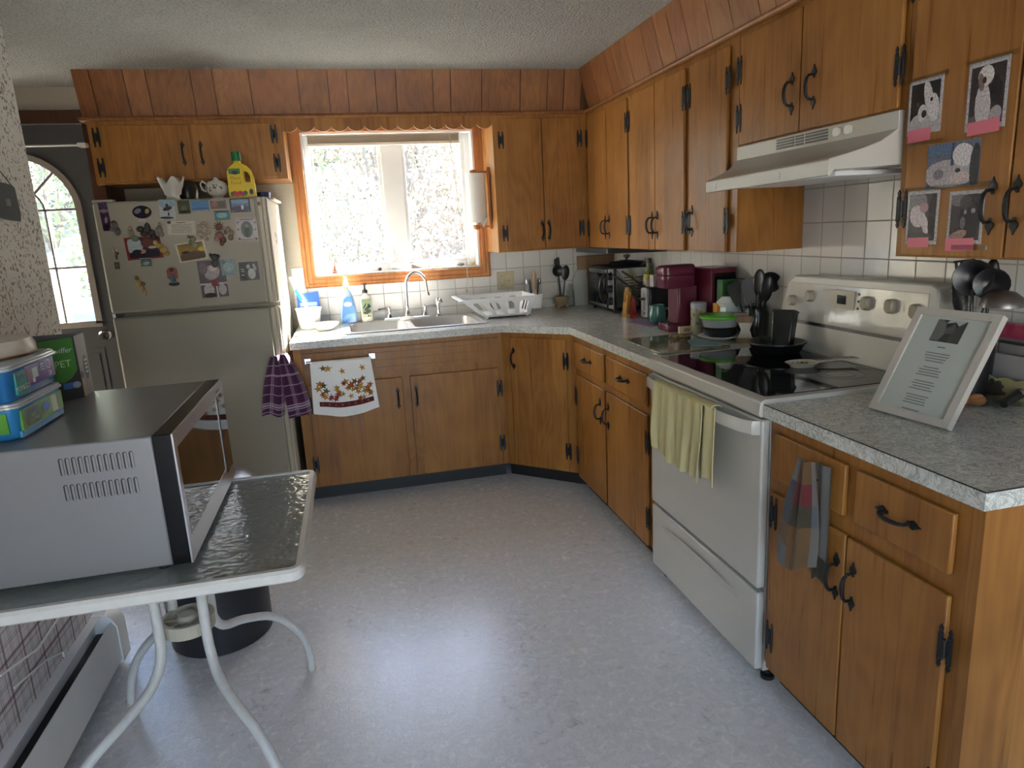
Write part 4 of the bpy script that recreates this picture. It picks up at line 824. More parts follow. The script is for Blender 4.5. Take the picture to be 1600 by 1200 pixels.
# ---- on top of the fridge
rt_ = ft
m = MB(); n = 28; L = []
for z, q in ((0, .032), (.006, .036), (.02, .028), (.04, .036), (.07, .050), (.10, .060)):
    L.append([((q*(1+.10*(z/.1)*math.cos(5*t)))*math.cos(t)*1.0, q*(1+.10*(z/.1)*math.cos(5*t))*math.sin(t)*.75, z+(.018*(math.cos(5*t)) if z == .10 else 0)) for t in [2*PI*k/n for k in range(n)]])
L += [[(p[0]*.9, p[1]*.9, p[2]) for p in L[-1]], [(p[0]*.6, p[1]*.6, .03) for p in L[-1]]]
m.loft(L, Fr((-.822, 3.86, rt_+.001))); solo('vase', 'white ruffled tulip-shaped vase on top of the fridge', 'vase', m, plain('glazed_white', (.62, .59, .54), .2), sharp=60)
r = thing('sugar_bowl', 'white china pot with a faded floral print on top of the fridge', 'pot', (-.615, 3.88, rt_)); T = Fr((-.615, 3.88, rt_+.001)); m_china = plain('china', (.60, .58, .53), .12)
ob('pot', MB().lathe([(.028, 0), (.030, .008), (.024, .014), (.045, .03), (.055, .055), (.050, .078), (.036, .090), (.030, .088), (.012, .100), (.010, .108), (.001, .112)], T, 28), m_china, r, sharp=50)
ob('handle', MB().tube([(-.046, 0, .078), (-.066, 0, .092), (-.076, 0, .078), (-.070, 0, .052), (-.052, 0, .040)], .005, T), m_china, r)
m = MB(); q = random.Random(3)
for k in range(14):
    a = -PI/2+q.uniform(-.9, .9); z = q.uniform(.036, .070); R_ = .0548*(1-((z-.057)/.05)**2*.25); T2_ = Fr(T(R_*math.cos(a), R_*math.sin(a), z), (-math.sin(a), math.cos(a), 0), (0, 0, 1), (math.cos(a), math.sin(a), 0)); m.prism(ell(0, 0, .006, .0035, 7, q.uniform(0, 3)), 0, .0012, T2_, lin(q.choice(((110, 90, 84), (130, 100, 96), (96, 104, 84)))))
ob('floral_print', m, m_vc, r)
r = thing('plant_food_bottle', 'yellow plant food jug with green cap on top of the fridge', 'bottle', (-.490, 3.86, rt_)); T = Fr((-.490, 3.86, rt_+.001)); YE_ = lin((226, 196, 38))
pl = [(-.058, 0), (.062, 0), (.065, .01), (.062, .10), (.055, .135), (.040, .155), (.016, .168), (-.020, .172), (-.024, .160), (-.048, .150), (-.060, .13), (-.062, .02)]
hole = [(.020, .082), (.042, .078), (.046, .10), (.040, .122), (.026, .128), (.018, .11)]
Tj = Fr(T(0, 0, 0), (1, 0, 0), (0, 0, 1), (0, -1, 0)); m = MB()
m.prism([(-.058, 0), (.062, 0), (.065, .01), (.064, .074), (.018, .078), (.014, .17), (-.020, .172), (-.048, .150), (-.060, .13), (-.062, .02)], -.030, .030, Tj, YE_)
m.prism([(.014, .17), (.016, .128), (.028, .132), (.042, .122), (.048, .10), (.046, .072), (.064, .072), (.062, .10), (.055, .135), (.040, .155)], -.020, .020, Tj, YE_)
m.lathe([(.019, .165), (.019, .185)], Fr(T(-.010, 0, 0)), 18, YE_); ob('jug', m, m_vcg, r, .004)
ob('cap', MB().lathe([(.023, .183), (.023, .206), (.0215, .228), (.001, .229)], Fr(T(-.010, 0, 0)), 20), plain('green_cap', lin((20, 112, 66)), .35), r)
m = MB(); Tl = Tj.at(0, 0, .0305); GR = lin((34, 110, 50)); RD = lin((170, 40, 70))
m.prism(rrect(-.052, .118, .004, .145, .006), 0, .0006, Tl, GR); m.prism(ell(-.022, .125, .016, .010), .0006, .001, Tl, lin((20, 40, 30)))
for k, (x, c) in enumerate(((-.046, GR), (-.034, RD), (-.022, lin((200, 40, 60))), (-.008, RD), (.006, lin((180, 40, 110))), (.018, GR))): m.prism(ell(x, .022+.003*(k % 2), .009, .012), .0, .0006+.0001*k, Tl, c)
m.prism(ell(.046, .03, .010, .014), 0, .0006, Tl, lin((30, 50, 90)))
text_mb('Plant', Tl.at(-.022, .098), .026, .0006, col=lin((150, 110, 20)), mb=m); text_mb('Food', Tl.at(-.022, .075), .024, .0006, col=lin((150, 90, 20)), mb=m)
ob('label', m, m_vc, r)
m = MB().lathe([(.045, 0), (.05, .035), (.055, .037), (.046, .037), (.04, .004)], Fr((-.42, 4.05, rt_+.001)), 24); solo('dish', 'small dark blue dish behind the yellow bottle on the fridge', 'dish', m, plain('blue_glaze', lin((36, 56, 110)), .2))
m = MB().lathe([(.05, 0), (.062, .06), (.05, .10), (.03, .115), (.001, .12)], Fr((-.80, 4.1, rt_+.001)), 20); solo('canister', 'black rounded pot behind the white vase on the fridge', 'pot', m, m_black)

# ---- towels
def leafpts(cx, cy, q, a):
    out = []
    for k in range(10):
        t = a+2*PI*k/10; rr_ = q*(1 if k % 2 == 0 else .42)*(1 if k % 4 == 0 else .85); out.append((cx+rr_*math.cos(t), cy+rr_*math.sin(t)))
    return out
def tf1(s, t):   # leaf towel over the little bar: front sheet, t=0 at the top fold
    x = -.250+.315*s - .01*t*(1-s) + .022*t*s; z = .803-.012*s*0-.275*t-.03*math.sin(PI*s)*t**2
    if t < .04: return (x, 3.700+.014*(1-t/.04), .806-.012*(t/.04)**2)
    return (x, 3.702+.006*math.sin(s*9)*t-.004*math.sin(s*17+1)*t, z)
def tf1b(s, t): x = -.245+.308*s; return (x, 3.725+.002*math.sin(s*8), .806-.20*t)
r = thing('dish_towel', 'white towel printed with autumn leaves hanging under the sink', 'towel', (-.09, 3.71, .52))
m = MB().sheet(tf1, 40, 36, .0025).sheet(tf1b, 16, 12, .0025); q = random.Random(8)
cols = [(196, 134, 34), (150, 40, 34), (170, 96, 34), (104, 90, 40), (186, 150, 60), (160, 54, 40)]
def patch(pl, c, d):
    vs = []
    for s, t in pl:
        s = min(max(s, .02), .98); t = min(max(t, .05), .985); p = V(tf1(s, t)); vs.append(p+V((0, -.0016-d, 0)))
    m.add(vs, [list(range(len(vs)))], c)
for k in range(44):
    s = q.uniform(.08, .94); t = q.uniform(.08, .72) if k < 14 else q.uniform(.38, .73); g = q.uniform(.75, 1.1); c = lin(q.choice(cols)); c = tuple(v*g for v in c)
    qn = q.uniform(.055, .085); patch([(s+(p[0]-s)*.95, t+(p[1]-t)*1.05) for p in leafpts(s, t, qn, q.uniform(0, 6))], c, .0002+.00004*k)
for k in range(24): a, b = .10+.84*k/24, .10+.84*(k+1)/24; patch([(a, .755), (b, .755), (b, .845), (a, .845)], lin((92, 26, 32)), .0002)
for k in range(8): patch(leafpts(.15+.1*k, .80, .028, k), lin((180, 110, 60) if k % 2 else (170, 70, 60)), .0008)
ob('cloth', m, m_cloth, r)
r = thing('towel_bar', 'short chrome towel bar on the false drawer front, under the leaf towel', 'towel bar', (-.09, 3.73, .80))
for x in (-.262, .074): ob('bracket', MB().box(x-.018, 3.742, .79, x+.018, 3.7545, .822).box(x-.014, 3.708, .797, x-.006, 3.744, .812), m_chrome, r, .002)
ob('bar', MB().tube([(-.27, 3.712, .799), (.07, 3.712, .799)], .004), m_chrome, r)

def plaidcol(base, lines):
    def f(s, t):
        c = list(base)
        for ax, per, off, wd, lc, am in lines:
            v = (s if ax == 0 else t)/per+off
            if (v % 1) < wd: c = [c[i]*(1-am)+lc[i]*am for i in range(3)]
        return tuple(c)
    return f
PU = lin((74, 26, 70)); PW = lin((198, 180, 196))
r = thing('plaid_towel', 'purple and white plaid towel hanging from the fridge handle', 'towel', (-.40, 3.68, .54))
def pl1(s, t): w_ = .028+.062*math.sin(min(1, t*1.25)*PI/2)**.7; return (-.415-.045*t-.0+(s-.5)*w_*1.25, 3.675-.012*math.sin(s*PI)-.006*math.sin(s*11), .865-.315*t+.01*math.sin(s*6)*t)
def pl2(s, t): w_ = .028+.088*math.sin(min(1, t*1.2)*PI/2)**.7; return (-.372+.020*t+.028*math.sin(t*1.6)+(s-.5)*w_, 3.668-.016*math.sin(s*PI)-.007*math.sin(s*10+1), .872-.325*t-.02*(1-s)*t)
fcol = plaidcol(PU, ((0, .5, .1, .07, PW, .75), (0, .5, .22, .05, PW, .7), (0, .5, .34, .05, PW, .6), (1, .16, 0, .10, PW, .55), (1, 1.0, .2, .02, PW, .7), (1, 1.0, .165, .02, PW, .7), (1, 1.0, .13, .02, PW, .7)))
ob('cloth', MB().sheet(pl1, 44, 64, .003, fcol), m_cloth, r); ob('cloth', MB().sheet(pl2, 48, 64, .003, fcol), m_cloth, r)
YL = (196, 186, 140)
def yf(s, t):   # dish cloth over the oven handle
    fold = .010*math.sin(s*38+2*t)+.007*math.sin(s*21+1)+.003*math.sin(s*71)
    y = 2.268-.355*s+.012*math.sin(t*3+s*5)*t; z = .866-.245*t*(1-.0*s)-.012*math.sin(s*5)*t-(.035*s if t > 0 else 0)*t
    return (1.038+.006-fold*min(1, .25+t)*.8, y, z)
def yf2(s, t): fold = .005*math.sin(s*9+t*2); return (1.051+fold, 1.945-.095*s, .868-.265*t+.02*math.sin(s*3)*t)
r = thing('dish_cloth', 'pale yellow dish cloth draped over the oven door handle', 'cloth', (1.05, 2.06, .60))
m_yel = plain('yellow_cloth', lin(YL), .9, 0, .3, 500, .06)
ob('cloth', MB().sheet(yf, 90, 24, .003), m_yel, r, sharp=80); ob('cloth', MB().sheet(yf2, 20, 20, .003), m_yel, r, sharp=80)
ob('fold_over', MB().sheet(lambda s, t: (1.040+.038*(.5-.5*math.cos(PI*t)), 2.268-.415*s, .865+.009*math.sin(PI*t)), 40, 8, .003), m_yel, r, sharp=80)
tw = [lin(c) for c in ((104, 100, 96), (54, 56, 68), (96, 70, 40), (100, 32, 38), (60, 56, 36), (112, 82, 46), (90, 94, 100))]
def tcol(s, t):
    i = 0 if s < .30 else 1 if s < .88 else 2; j = int(min(t, .999)*5); return tw[[[0, 1, 1, 2, 6], [2, 3, 4, 5, 5], [0, 0, 6, 0, 0]][i][j]]
r = thing('kitchen_towel', 'checked brown, red and grey towel hanging from the end cabinet drawer handle', 'towel', (1.06, 1.46, .50))
def tt(s, t): w_ = .042+.095*math.sin(min(1, t*1.15)*PI/2); cr = .006*math.sin(s*PI*3.2+.5)+.002*math.sin(s*19+t*4); return (1.078-cr-.012*math.sin(PI*s), 1.440-(s-.5)*w_*1.1+.03*t, .828-.30*t-.025*math.sin(s*4.5)*t)
def tt2(s, t): return (1.102+.003*math.sin(s*8), 1.408-(s-.5)*.05-.0*t, .822-.325*t+.02*math.sin(s*3)*t)
ob('cloth', MB().sheet(tt, 45, 45, .004, tcol), m_cloth, r, sharp=80); ob('cloth', MB().sheet(tt2, 20, 30, .004, lambda s, t: tw[0] if t < .8 else tw[4]), m_cloth, r, sharp=80)
# ================================================================ window sill, blind, paper towel
r = thing('roller_blind', 'raised tan slatted blind with a long pull cord in the sink window', 'blind', (.29, 4.52, 2.0))
m_tan = plain('tan_slats', (.42, .34, .24), .5)
ob('headrail', MB().box(-.170, 4.50, 2.038, .755, 4.535, 2.062), m_tan, r, .002)
m = MB()
for k in range(7): m.box(-.168, 4.497, 2.004+.0048*k, .753, 4.538, 2.0068+.0048*k)
ob('slats', m, m_tan, r); ob('bottom_rail', MB().box(-.170, 4.496, 1.984, .755, 4.539, 2.000), plain('cream_rail', (.68, .63, .52), .4), r, .002)
ob('pull_cord', MB().tube([(.690, 4.487, 2.04), (.715, 4.470, 1.6), (.740, 4.452, 1.25), (.742, 4.444, 1.13), (.732, 4.444, 1.075)], .0018, ID, 6).tube([(.696, 4.487, 2.04), (.722, 4.470, 1.6), (.747, 4.452, 1.25), (.746, 4.444, 1.13)], .0015, ID, 6).lathe([(.004, 0), (.007, .01), (.003, .03)], Fr((.732, 4.444, 1.05)), 10), m_cream, r)
r = thing('paper_towel_holder', 'wooden paper towel holder screwed to the cabinet side by the window', 'holder', (.82, 4.28, 1.62))
ob('back_bar', MB().box(.872, 4.262, 1.445, .8885, 4.290, 1.812), m_oak, r, .003)
for z in (1.788, 1.462): ob('arm', MB().tube([(.872, 4.276, z), (.800, 4.276, z)], .006, ID, 10).lathe([(.001, -.018), (.018, -.014), (.024, -.002), (.024, .004), (.018, .012), (.001, .014)], Fr((.792, 4.276, z), (1, 0, 0), (0, 1, 0), (0, 0, 1)), 18), m_oak, r)
m = MB().lathe([(.020, 1.487), (.060, 1.487), (.0605, 1.50), (.0605, 1.765), (.060, 1.778), (.020, 1.778)], Fr((.800, 4.276, 0)), 36)
m.add([(.842, 4.232, 1.487), (.862, 4.225, 1.52), (.826, 4.216, 1.455), (.806, 4.2155, 1.487)], [(0, 1, 2, 3)])
solo('paper_towel_roll', 'white paper towel roll on the wooden holder beside the window', 'paper towel', m, plain('paper_towel', (.78, .76, .73), .9, 0, .5, 180, .02), sharp=60)
g = 'small ornaments on the sink window sill'; z0 = 1.2225
def orn(name, label, cat, m, col, rough=.5): return solo(name, label, cat, m, plain(name+'_'+cat, lin(col), rough), group=g)
orn('gourd', 'brown pear-shaped gourd at the left end of the window sill', 'ornament', MB().lathe([(.010, 0), (.022, .006), (.024, .018), (.014, .032), (.006, .045), (.004, .066), (.001, .068)], Fr((-.085, 4.505, z0)), 16), (120, 66, 44))
orn('feather', 'flat brown feather lying on the window sill beside the gourd', 'ornament', MB().prism(ell(.012, 4.505, .038, .006, 14, .05), z0, z0+.003), (140, 104, 62))
orn('stone', 'small round dark stone on the window sill left of the white shell', 'stone', MB().ball((.190, 4.50, z0+.011), .013, .012, .011), (110, 74, 58))
orn('sea_shell', 'white glass shell leaning in the middle of the window sill', 'shell', MB().ball((.280, 4.51, z0+.022), .022, .012, .022, ID, 16).loft([[(.272, 4.50, z0+.035), (.298, 4.50, z0+.05), (.298, 4.515, z0+.05), (.272, 4.515, z0+.035)], [(.345, 4.498, z0), (.368, 4.498, z0+.004), (.368, 4.515, z0+.004), (.345, 4.515, z0)]]), (220, 214, 214), .2)
orn('driftwood', 'dark wedge of driftwood right of the white shell on the sill', 'ornament', MB().loft([[(.392, 4.50, z0), (.394, 4.50, z0+.030), (.400, 4.515, z0+.034), (.398, 4.515, z0)], [(.468, 4.50, z0), (.462, 4.50, z0+.006), (.462, 4.515, z0+.006), (.468, 4.515, z0)]]), (84, 62, 50))
orn('stone', 'tiny reddish stone on the sill right of the driftwood', 'stone', MB().ball((.507, 4.50, z0+.008), .010, .010, .008), (140, 84, 60))
orn('wood_strip', 'flat piece of tan bark toward the right of the window sill', 'ornament', MB().box(.545, 4.495, z0, .645, 4.515, z0+.008), (176, 136, 96))
orn('white_spatula', 'thin white stick leaning against the right window pane', 'stick', MB().tube([(.575, 4.50, z0+.008), (.606, 4.53, z0+.11)], .005, ID, 8), (226, 226, 224))
orn('sea_shell', 'grey clam shell near the right end of the window sill', 'shell', MB().ball((.712, 4.50, z0+.009), .026, .014, .010), (150, 138, 130))
orn('trinket', 'small yellow trinket at the right end of the window sill', 'ornament', MB().box(.782, 4.49, z0, .804, 4.51, z0+.020), (196, 160, 84))
# ================================================================ left of the sink
Z0 = CH+.0006; ZK = CH+.0052
def lathe_thing(name, label, cat, prof, loc, mat, seg=28, group=None, sharp=40): return solo(name, label, cat, MB().lathe(prof, Fr(loc), seg), mat, group=group, sharp=sharp)
m_thinwhite = plain('matt_white', (.78, .78, .77), .4)
lathe_thing('tub', 'white plastic tub holding a brush at the fridge end of the counter', 'tub', [(.055, 0), (.060, .004), (.072, .115), (.076, .118), (.076, .124), (.068, .124), (.055, .008)], (-.262, 4.30, Z0), m_thinwhite)
r = thing('dish_brush', 'white and blue dish brush leaning in the white tub', 'brush', (-.27, 4.30, 1.03))
ob('handle', MB().tube([(-.255, 4.29, .95), (-.275, 4.31, 1.06), (-.318, 4.33, 1.14), (-.348, 4.335, 1.225)], [.006, .008, .011, .008], ID, 10), m_white, r)
ob('grip', MB().tube([(-.290, 4.312, 1.085), (-.322, 4.324, 1.15)], .0125, ID, 10), plain('grip_blue', lin((40, 140, 200)), .4), r)
BL = lin((24, 76, 190)); Tb = Fr((-.262, 4.408, Z0), (1, 0, 0), (0, -.06, 1), (0, -1, -.06)); m = MB()
m.loft([[(-.060, 0, -.018), (.060, 0, -.018), (.060, 0, .022), (-.060, 0, .022)], [(-.066, .10, -.012), (.064, .10, -.012), (.064, .10, .014), (-.066, .10, .014)], [(-.066, .20, -.002), (.064, .212, -.002), (.064, .212, .002), (-.066, .20, .002)]], Tb, BL)
r = thing('detergent_bag', 'blue bag of dishwasher tablets against the tiles by the fridge', 'bag', (-.262, 4.408, Z0)); ob('pouch', m, m_vcg, r)
ob('lettering', text_mb('DISHWASHER', Tb.at(0, .150, .010), .020, .0008, col=lin((200, 220, 250))), m_vc, r) if False else ob('label', MB().box(-.05, .128, .0075, .05, .15, .012, Tb, lin((120, 160, 230))), m_vc, r)
lathe_thing('bowl', 'white bowl on the sunlit counter left of the sink', 'bowl', [(.035, 0), (.040, .003), (.075, .03), (.085, .042), (.080, .043), (.068, .028), (.030, .006)], (-.170, 4.16, Z0), m_thinwhite)
for x, a, lb in ((-.245, .4, 'butter knife lying on the sunlit counter near the fridge'), (-.18, .15, 'teaspoon lying on the sunlit counter in front of the bowl')):
    T = Fr((x, 3.93, Z0)).rot(a); m = MB().box(-.05, -.004, 0, .03, .004, .003, T).prism(ell(.055, 0, .028, .009 if 'knife' in lb else .014), 0, .003, T); solo('butter_knife' if 'knife' in lb else 'teaspoon', lb, 'cutlery', m, m_steel)
m_soapc = plain('blue_soap', (.42, .60, .86), .12)
r = thing('dish_soap_bottle', 'dish soap bottle with a bright blue label left of the sink', 'bottle', (-.026, 4.385, ZK)); T = Fr((-.030, 4.388, ZK))
ob('bottle', MB().lathe([(.040, 0), (.046, .008), (.045, .05), (.040, .11), (.034, .15), (.024, .185), (.014, .205), (.014, .22)], Fr(T.o), 28, WHITE, True, 1.15, .55), m_soapc, r, sharp=60)
ob('cap', MB().lathe([(.017, .22), (.019, .232), (.014, .25), (.008, .262), (.007, .285), (.001, .286)], T, 20), m_white, r); ob('cap_ring', MB().lathe([(.0175, .214), (.0175, .222)], T, 20), plain('yellow_ring', lin((220, 200, 60)), .4), r)
Tl = Fr(T(.0, -.0262, .0), (1, 0, 0), (0, 0, 1), (0, -1, 0)); m = MB().prism([(-.040, .006), (.040, .006), (.041, .06), (.036, .12), (.022, .158), (0, .166), (-.022, .15), (-.030, .115), (-.038, .06)], -.003, .0005, Tl, lin((30, 120, 214)))
m.prism(ell(0, .118, .026, .014), .0005, .001, Tl, lin((232, 236, 244))); m.prism([(-.04, .03), (-.01, .055), (.04, .062), (.04, .046), (0, .036), (-.03, .008)], .0005, .0009, Tl, lin((90, 170, 236)))
text_mb('Dawn', Tl.at(0, .117), .024, .0014, col=lin((36, 66, 160)), mb=m, shear=.2); ob('label', m, m_vcg, r)
r = thing('hand_soap_bottle', 'clear hand soap pump with a green bird label beside the dish soap', 'bottle', (.078, 4.39, ZK)); T = Fr((.082, 4.392, ZK))
ob('bottle', MB().lathe([(.034, 0), (.038, .006), (.037, .14), (.030, .158), (.013, .168), (.013, .178)], T, 28, WHITE, True, 1, .62), plain('clear_soap', (.72, .72, .66), .1), r, sharp=60)
ob('pump', MB().lathe([(.015, .178), (.015, .196), (.006, .200), (.005, .230)], T, 16).box(-.008, -.034, .228, .012, .010, .238, T), m_black, r, .001)
Tl = Fr(T(0, -.0235, 0), (1, 0, 0), (0, 0, 1), (0, -1, 0)); m = MB().box(-.027, .028, -.002, .029, .142, .0006, Tl, lin((128, 140, 106)))
for x, y, a, b, ro in ((.004, .085, .022, .010, .7), (-.010, .10, .020, .005, 1.0), (.010, .066, .016, .012, .2), (-.006, .055, .016, .008, -.5), (.016, .10, .008, .014, .4)): m.prism(ell(x, y, a, b, 12, ro), .0006, .0011, Tl, lin((44, 62, 46)))
m.box(-.027, .028, .0006, .029, .048, .0012, Tl, lin((190, 186, 150))); m.box(.004, .032, .0012, .012, .042, .0016, Tl, lin((40, 40, 36))); m.box(.016, .032, .0012, .022, .042, .0016, Tl, lin((40, 40, 36))); ob('label', m, m_vc, r)
m = MB().lathe([(.044, 0), (.044, .006), (.03, .016), (.001, .020)], Fr((.326, 4.345, ZK)), 22); solo('sink_stopper', 'white rubber sink stopper lying at the foot of the faucet', 'stopper', m, m_thinwhite)
# ================================================================ dish drainer
r = thing('dish_drainer', 'white plastic dish drainer with arched slots right of the sink', 'dish rack', (.90, 4.20, Z0))
B = (.770, 4.065, 1.050, 4.345); Tt = (.640, 4.045, 1.085, 4.375); zb, zt = CH+.012, 1.032; m = MB()
def wallq(p00, p10, p11, p01, slots, th=.0035):
    """a side wall from bottom edge p00-p10 to top edge p01-p11 with arched slots"""
    p00, p10, p11, p01 = map(V, (p00, p10, p11, p01)); nn = (p10-p00).cross(p01-p00).normalized()*th
    def P(s, t): return (p00*(1-s)+p10*s)*(1-t)+(p01*(1-s)+p11*s)*t
    xs = [0]
    for a, b in slots: xs += [a, b]
    xs.append(1)
    def slabq(s0, t0, s1, t1):
        q = [P(s0, t0), P(s1, t0), P(s1, t1), P(s0, t1)]; m.add([p for p in q]+[p+nn for p in q], [(0, 1, 2, 3), (4, 7, 6, 5), (0, 4, 5, 1), (1, 5, 6, 2), (2, 6, 7, 3), (3, 7, 4, 0)])
    slabq(0, 0, 1, .12); slabq(0, .84, 1, 1)
    for k in range(0, len(xs)-1, 2): slabq(xs[k], .12, xs[k+1], .84)
    for a, b in slots:   # rounded top corners of each slot
        c = (b-a)*.22
        for s0, s1, s2 in ((a, a+c, a), (b, b-c, b)):
            q = [P(s0, .84), P(s1, .84), P(s2, .72)]; m.add([p for p in q]+[p+nn for p in q], [(0, 1, 2), (3, 5, 4), (1, 4, 5, 2)])
sl = [(.07+.235*k, .07+.235*k+.145) for k in range(4)]
wallq((B[0], B[1], zb), (B[2], B[1], zb), (Tt[2], Tt[1], zt), (Tt[0], Tt[1], zt), sl)
wallq((B[0], B[3], zb), (B[2], B[3], zb), (Tt[2], Tt[3], zt), (Tt[0], Tt[3], zt), sl)
wallq((B[0], B[1], zb), (B[0], B[3], zb), (Tt[0], Tt[3], zt), (Tt[0], Tt[1], zt), [(.2, .35), (.42, .57), (.64, .79)])
wallq((B[2], B[1], zb), (B[2], B[3], zb), (Tt[2], Tt[3], zt), (Tt[2], Tt[1], zt), [(.2, .35), (.42, .57), (.64, .79)])
ob('basket', m, m_whitep, r, sharp=30)
o_ = rrect(Tt[0]-.022, Tt[1]-.016, Tt[2]+.008, Tt[3]+.016, .02); i_ = rrect(Tt[0]+.002, Tt[1]+.002, Tt[2]-.002, Tt[3]-.002, .012)
ob('rim', MB().loft([[(*p, zt) for p in o_], [(*p, zt+.008) for p in o_], [(*p, zt+.008) for p in i_], [(*p, zt) for p in i_], [(*p, zt) for p in o_]], caps=False), m_whitep, r)
ob('floor_tray', MB().box(B[0], B[1], zb, B[2], B[3], zb+.004), m_whitep, r)
for x in (.785, 1.035):
    for y in (4.08, 4.33): ob('foot', MB().lathe([(.009, Z0), (.009, zb+.001)], Fr((x, y, 0)), 10), m_whitep, r)
m = MB(); q0, q1 = rrect(1.094, 4.16, 1.158, 4.30, .02), rrect(1.090, 4.15, 1.170, 4.31, .024)
m.loft([[(*p, CH+.03) for p in q0], [(*p, 1.032) for p in q1], [(.996*p[0]+.0045, .999*p[1]+.004, 1.032) for p in rrect(1.093, 4.153, 1.167, 4.307, .022)], [(*p, CH+.034) for p in rrect(1.098, 4.165, 1.154, 4.295, .018)]]); ob('cutlery_cup', m, m_whitep, r)
g = 'cutlery in the drainer cup'
solo('wooden_spoon', 'wooden spoon standing in the cutlery cup of the drainer', 'spoon', MB().tube([(1.125, 4.22, .96), (1.128, 4.22, 1.05)], .005).ball((1.133, 4.222, 1.115), .014, .007, .062, Fr((0, 0, 0), (1, 0, .0), (0, 1, 0), (0, 0, 1))), plain('pale_wood', (.42, .29, .18), .6), group=g)
for k, (x, y, dx, lb, mt) in enumerate(((1.108, 4.21, -.010, 'black handled knife left of the wooden spoon in the cutlery cup', m_black), (1.142, 4.23, .014, 'black handled knife right of the wooden spoon in the cutlery cup', m_black), (1.152, 4.25, .018, 'steel fork at the right of the cutlery cup', m_steel), (1.102, 4.25, -.012, 'steel spoon at the left rear of the cutlery cup', m_steel))):
    solo('table_knife' if 'knife' in lb else 'fork' if 'fork' in lb else 'spoon', lb, 'cutlery', MB().tube([(x, y, .96), (x+dx, y, 1.10)], [.004, .0065]).ball((x+dx*1.1, y, 1.105), .009 if k > 1 else .007, .004, .022), mt, group=g)
# outlet plate
r = thing('outlet_plate', 'almond plate with a switch and two sockets on the tiled back wall', 'outlet', (.995, YW-.0065, 1.05)); T = Fr((.997, YW-.0065, 1.109), (1, 0, 0), (0, 0, 1), (0, -1, 0))
ob('plate', MB().box(-.058, -.058, 0, .058, .058, .005, T), plain('almond_plate', lin((176, 164, 136)), .4), r, .002)
for y in (.020, -.020): ob('socket', MB().prism(ell(.024, y, .016, .0145, 18), .005, .0066, T, lin((196, 184, 150))).box(.016, y-.003, .0066, .0185, y+.006, .0069, T, lin((40, 30, 24))).box(.028, y-.003, .0066, .0305, y+.006, .0069, T, lin((40, 30, 24))).prism(ell(.024, y-.008, .0025, .0025, 8), .0066, .0069, T, lin((40, 30, 24))), m_vc, r)
ob('switch', MB().box(-.028, -.010, .005, -.020, .010, .012, T, lin((196, 184, 150))), m_vc, r, .001)
for x, y in ((-.024, .030), (-.024, -.030), (.024, 0)): ob('screw', MB().lathe([(.003, .005), (.002, .006)], T.at(x, y), 8), m_iron, r)
# ================================================================ back corner
m_stone = plain('stoneware', lin((150, 126, 96)), .5)
r = thing('utensil_crock', 'small tan footed crock on the counter at the tiled back wall', 'crock', (1.345, 4.35, Z0)); T = Fr((1.345, 4.35, Z0))
ob('bowl', MB().lathe([(.036, .020), (.046, .035), (.048, .06), (.042, .072), (.044, .078), (.038, .078), (.034, .05)], T, 24), m_stone, r)
for k in range(4): a = PI/4+k*PI/2; ob('foot', MB().loft([[(.028*math.cos(a)-.010, .028*math.sin(a)-.010, .028), (.028*math.cos(a)+.010, .028*math.sin(a)-.010, .028), (.028*math.cos(a)+.010, .028*math.sin(a)+.010, .028), (.028*math.cos(a)-.010, .028*math.sin(a)+.010, .028)], [(.044*math.cos(a)-.006, .044*math.sin(a)-.006, 0), (.044*math.cos(a)+.006, .044*math.sin(a)-.006, 0), (.044*math.cos(a)+.006, .044*math.sin(a)+.006, 0), (.044*math.cos(a)-.006, .044*math.sin(a)+.006, 0)]], T), m_stone, r)
def utensil(name, label, base, tip, kind, face=(0, -1, 0), group=None, mat=None, w_=.034, L=.09):
    """long-handled kitchen tool from base to tip; the head ends at tip and faces the room"""
    b, t = V(base), V(tip); d = (t-b).normalized(); n = V(face); n = (n-d*n.dot(d)).normalized(); s = d.cross(n); T = Fr(t, s, d, n); m = MB()
    H = (t-b).length
    m.tube([(0, -H, 0), (0, -L*.9, 0)], [.006, .0045], T, 8)
    if kind == 'ladle': m.lathe([(.001, -.6*w_), (.6*w_, -.45*w_), (w_, 0), (.93*w_, .0), (.5*w_, -.38*w_)], Fr(T(0, -w_, w_*.1), s, d, n), 20)
    elif kind == 'spoon': m.ball((0, -L/2, 0), w_*.75, L/2, .006, T, 16)
    elif kind == 'whisk':
        for k in range(5):
            a = PI*k/5; m.tube([(w_*.75*math.sin(PI*q/10)**.8*math.cos(a)*(1 if q else 0), -L+L*(q/5 if q <= 5 else 1) if False else -L+L*math.sin(PI*q/20), w_*.75*math.sin(PI*q/10)**.8*math.sin(a)) for q in range(11)], .0012, T, 5)
    elif kind == 'slotted':
        for k in range(4): m.box(-w_+.5*w_*k+.003, -L, -.0012, -w_+.5*w_*(k+1)-.003, -.006, .0012, T)
        m.box(-w_, -.006, -.0012, w_, 0, .0012, T); m.box(-w_*.9, -L-.004, -.0012, w_*.9, -L, .0012, T)
    else: m.prism([(-w_*.55, -L), (w_*.55, -L), (w_, -L*.35), (w_*.9, 0), (-w_*.75, -.012), (-w_, -L*.35)], -.0016, .0016, T)
    return solo(name, label, 'kitchen utensil', m, mat or m_black, group=group, sharp=50)
g = 'black utensils in the small tan crock'
utensil('ladle', 'black ladle at the left of the small tan crock', (1.338, 4.35, .955), (1.322, 4.345, 1.195), 'ladle', group=g, w_=.038)
utensil('serving_spoon', 'black serving spoon at the right of the small tan crock', (1.352, 4.35, .955), (1.385, 4.35, 1.19), 'spoon', group=g, w_=.036, L=.10)
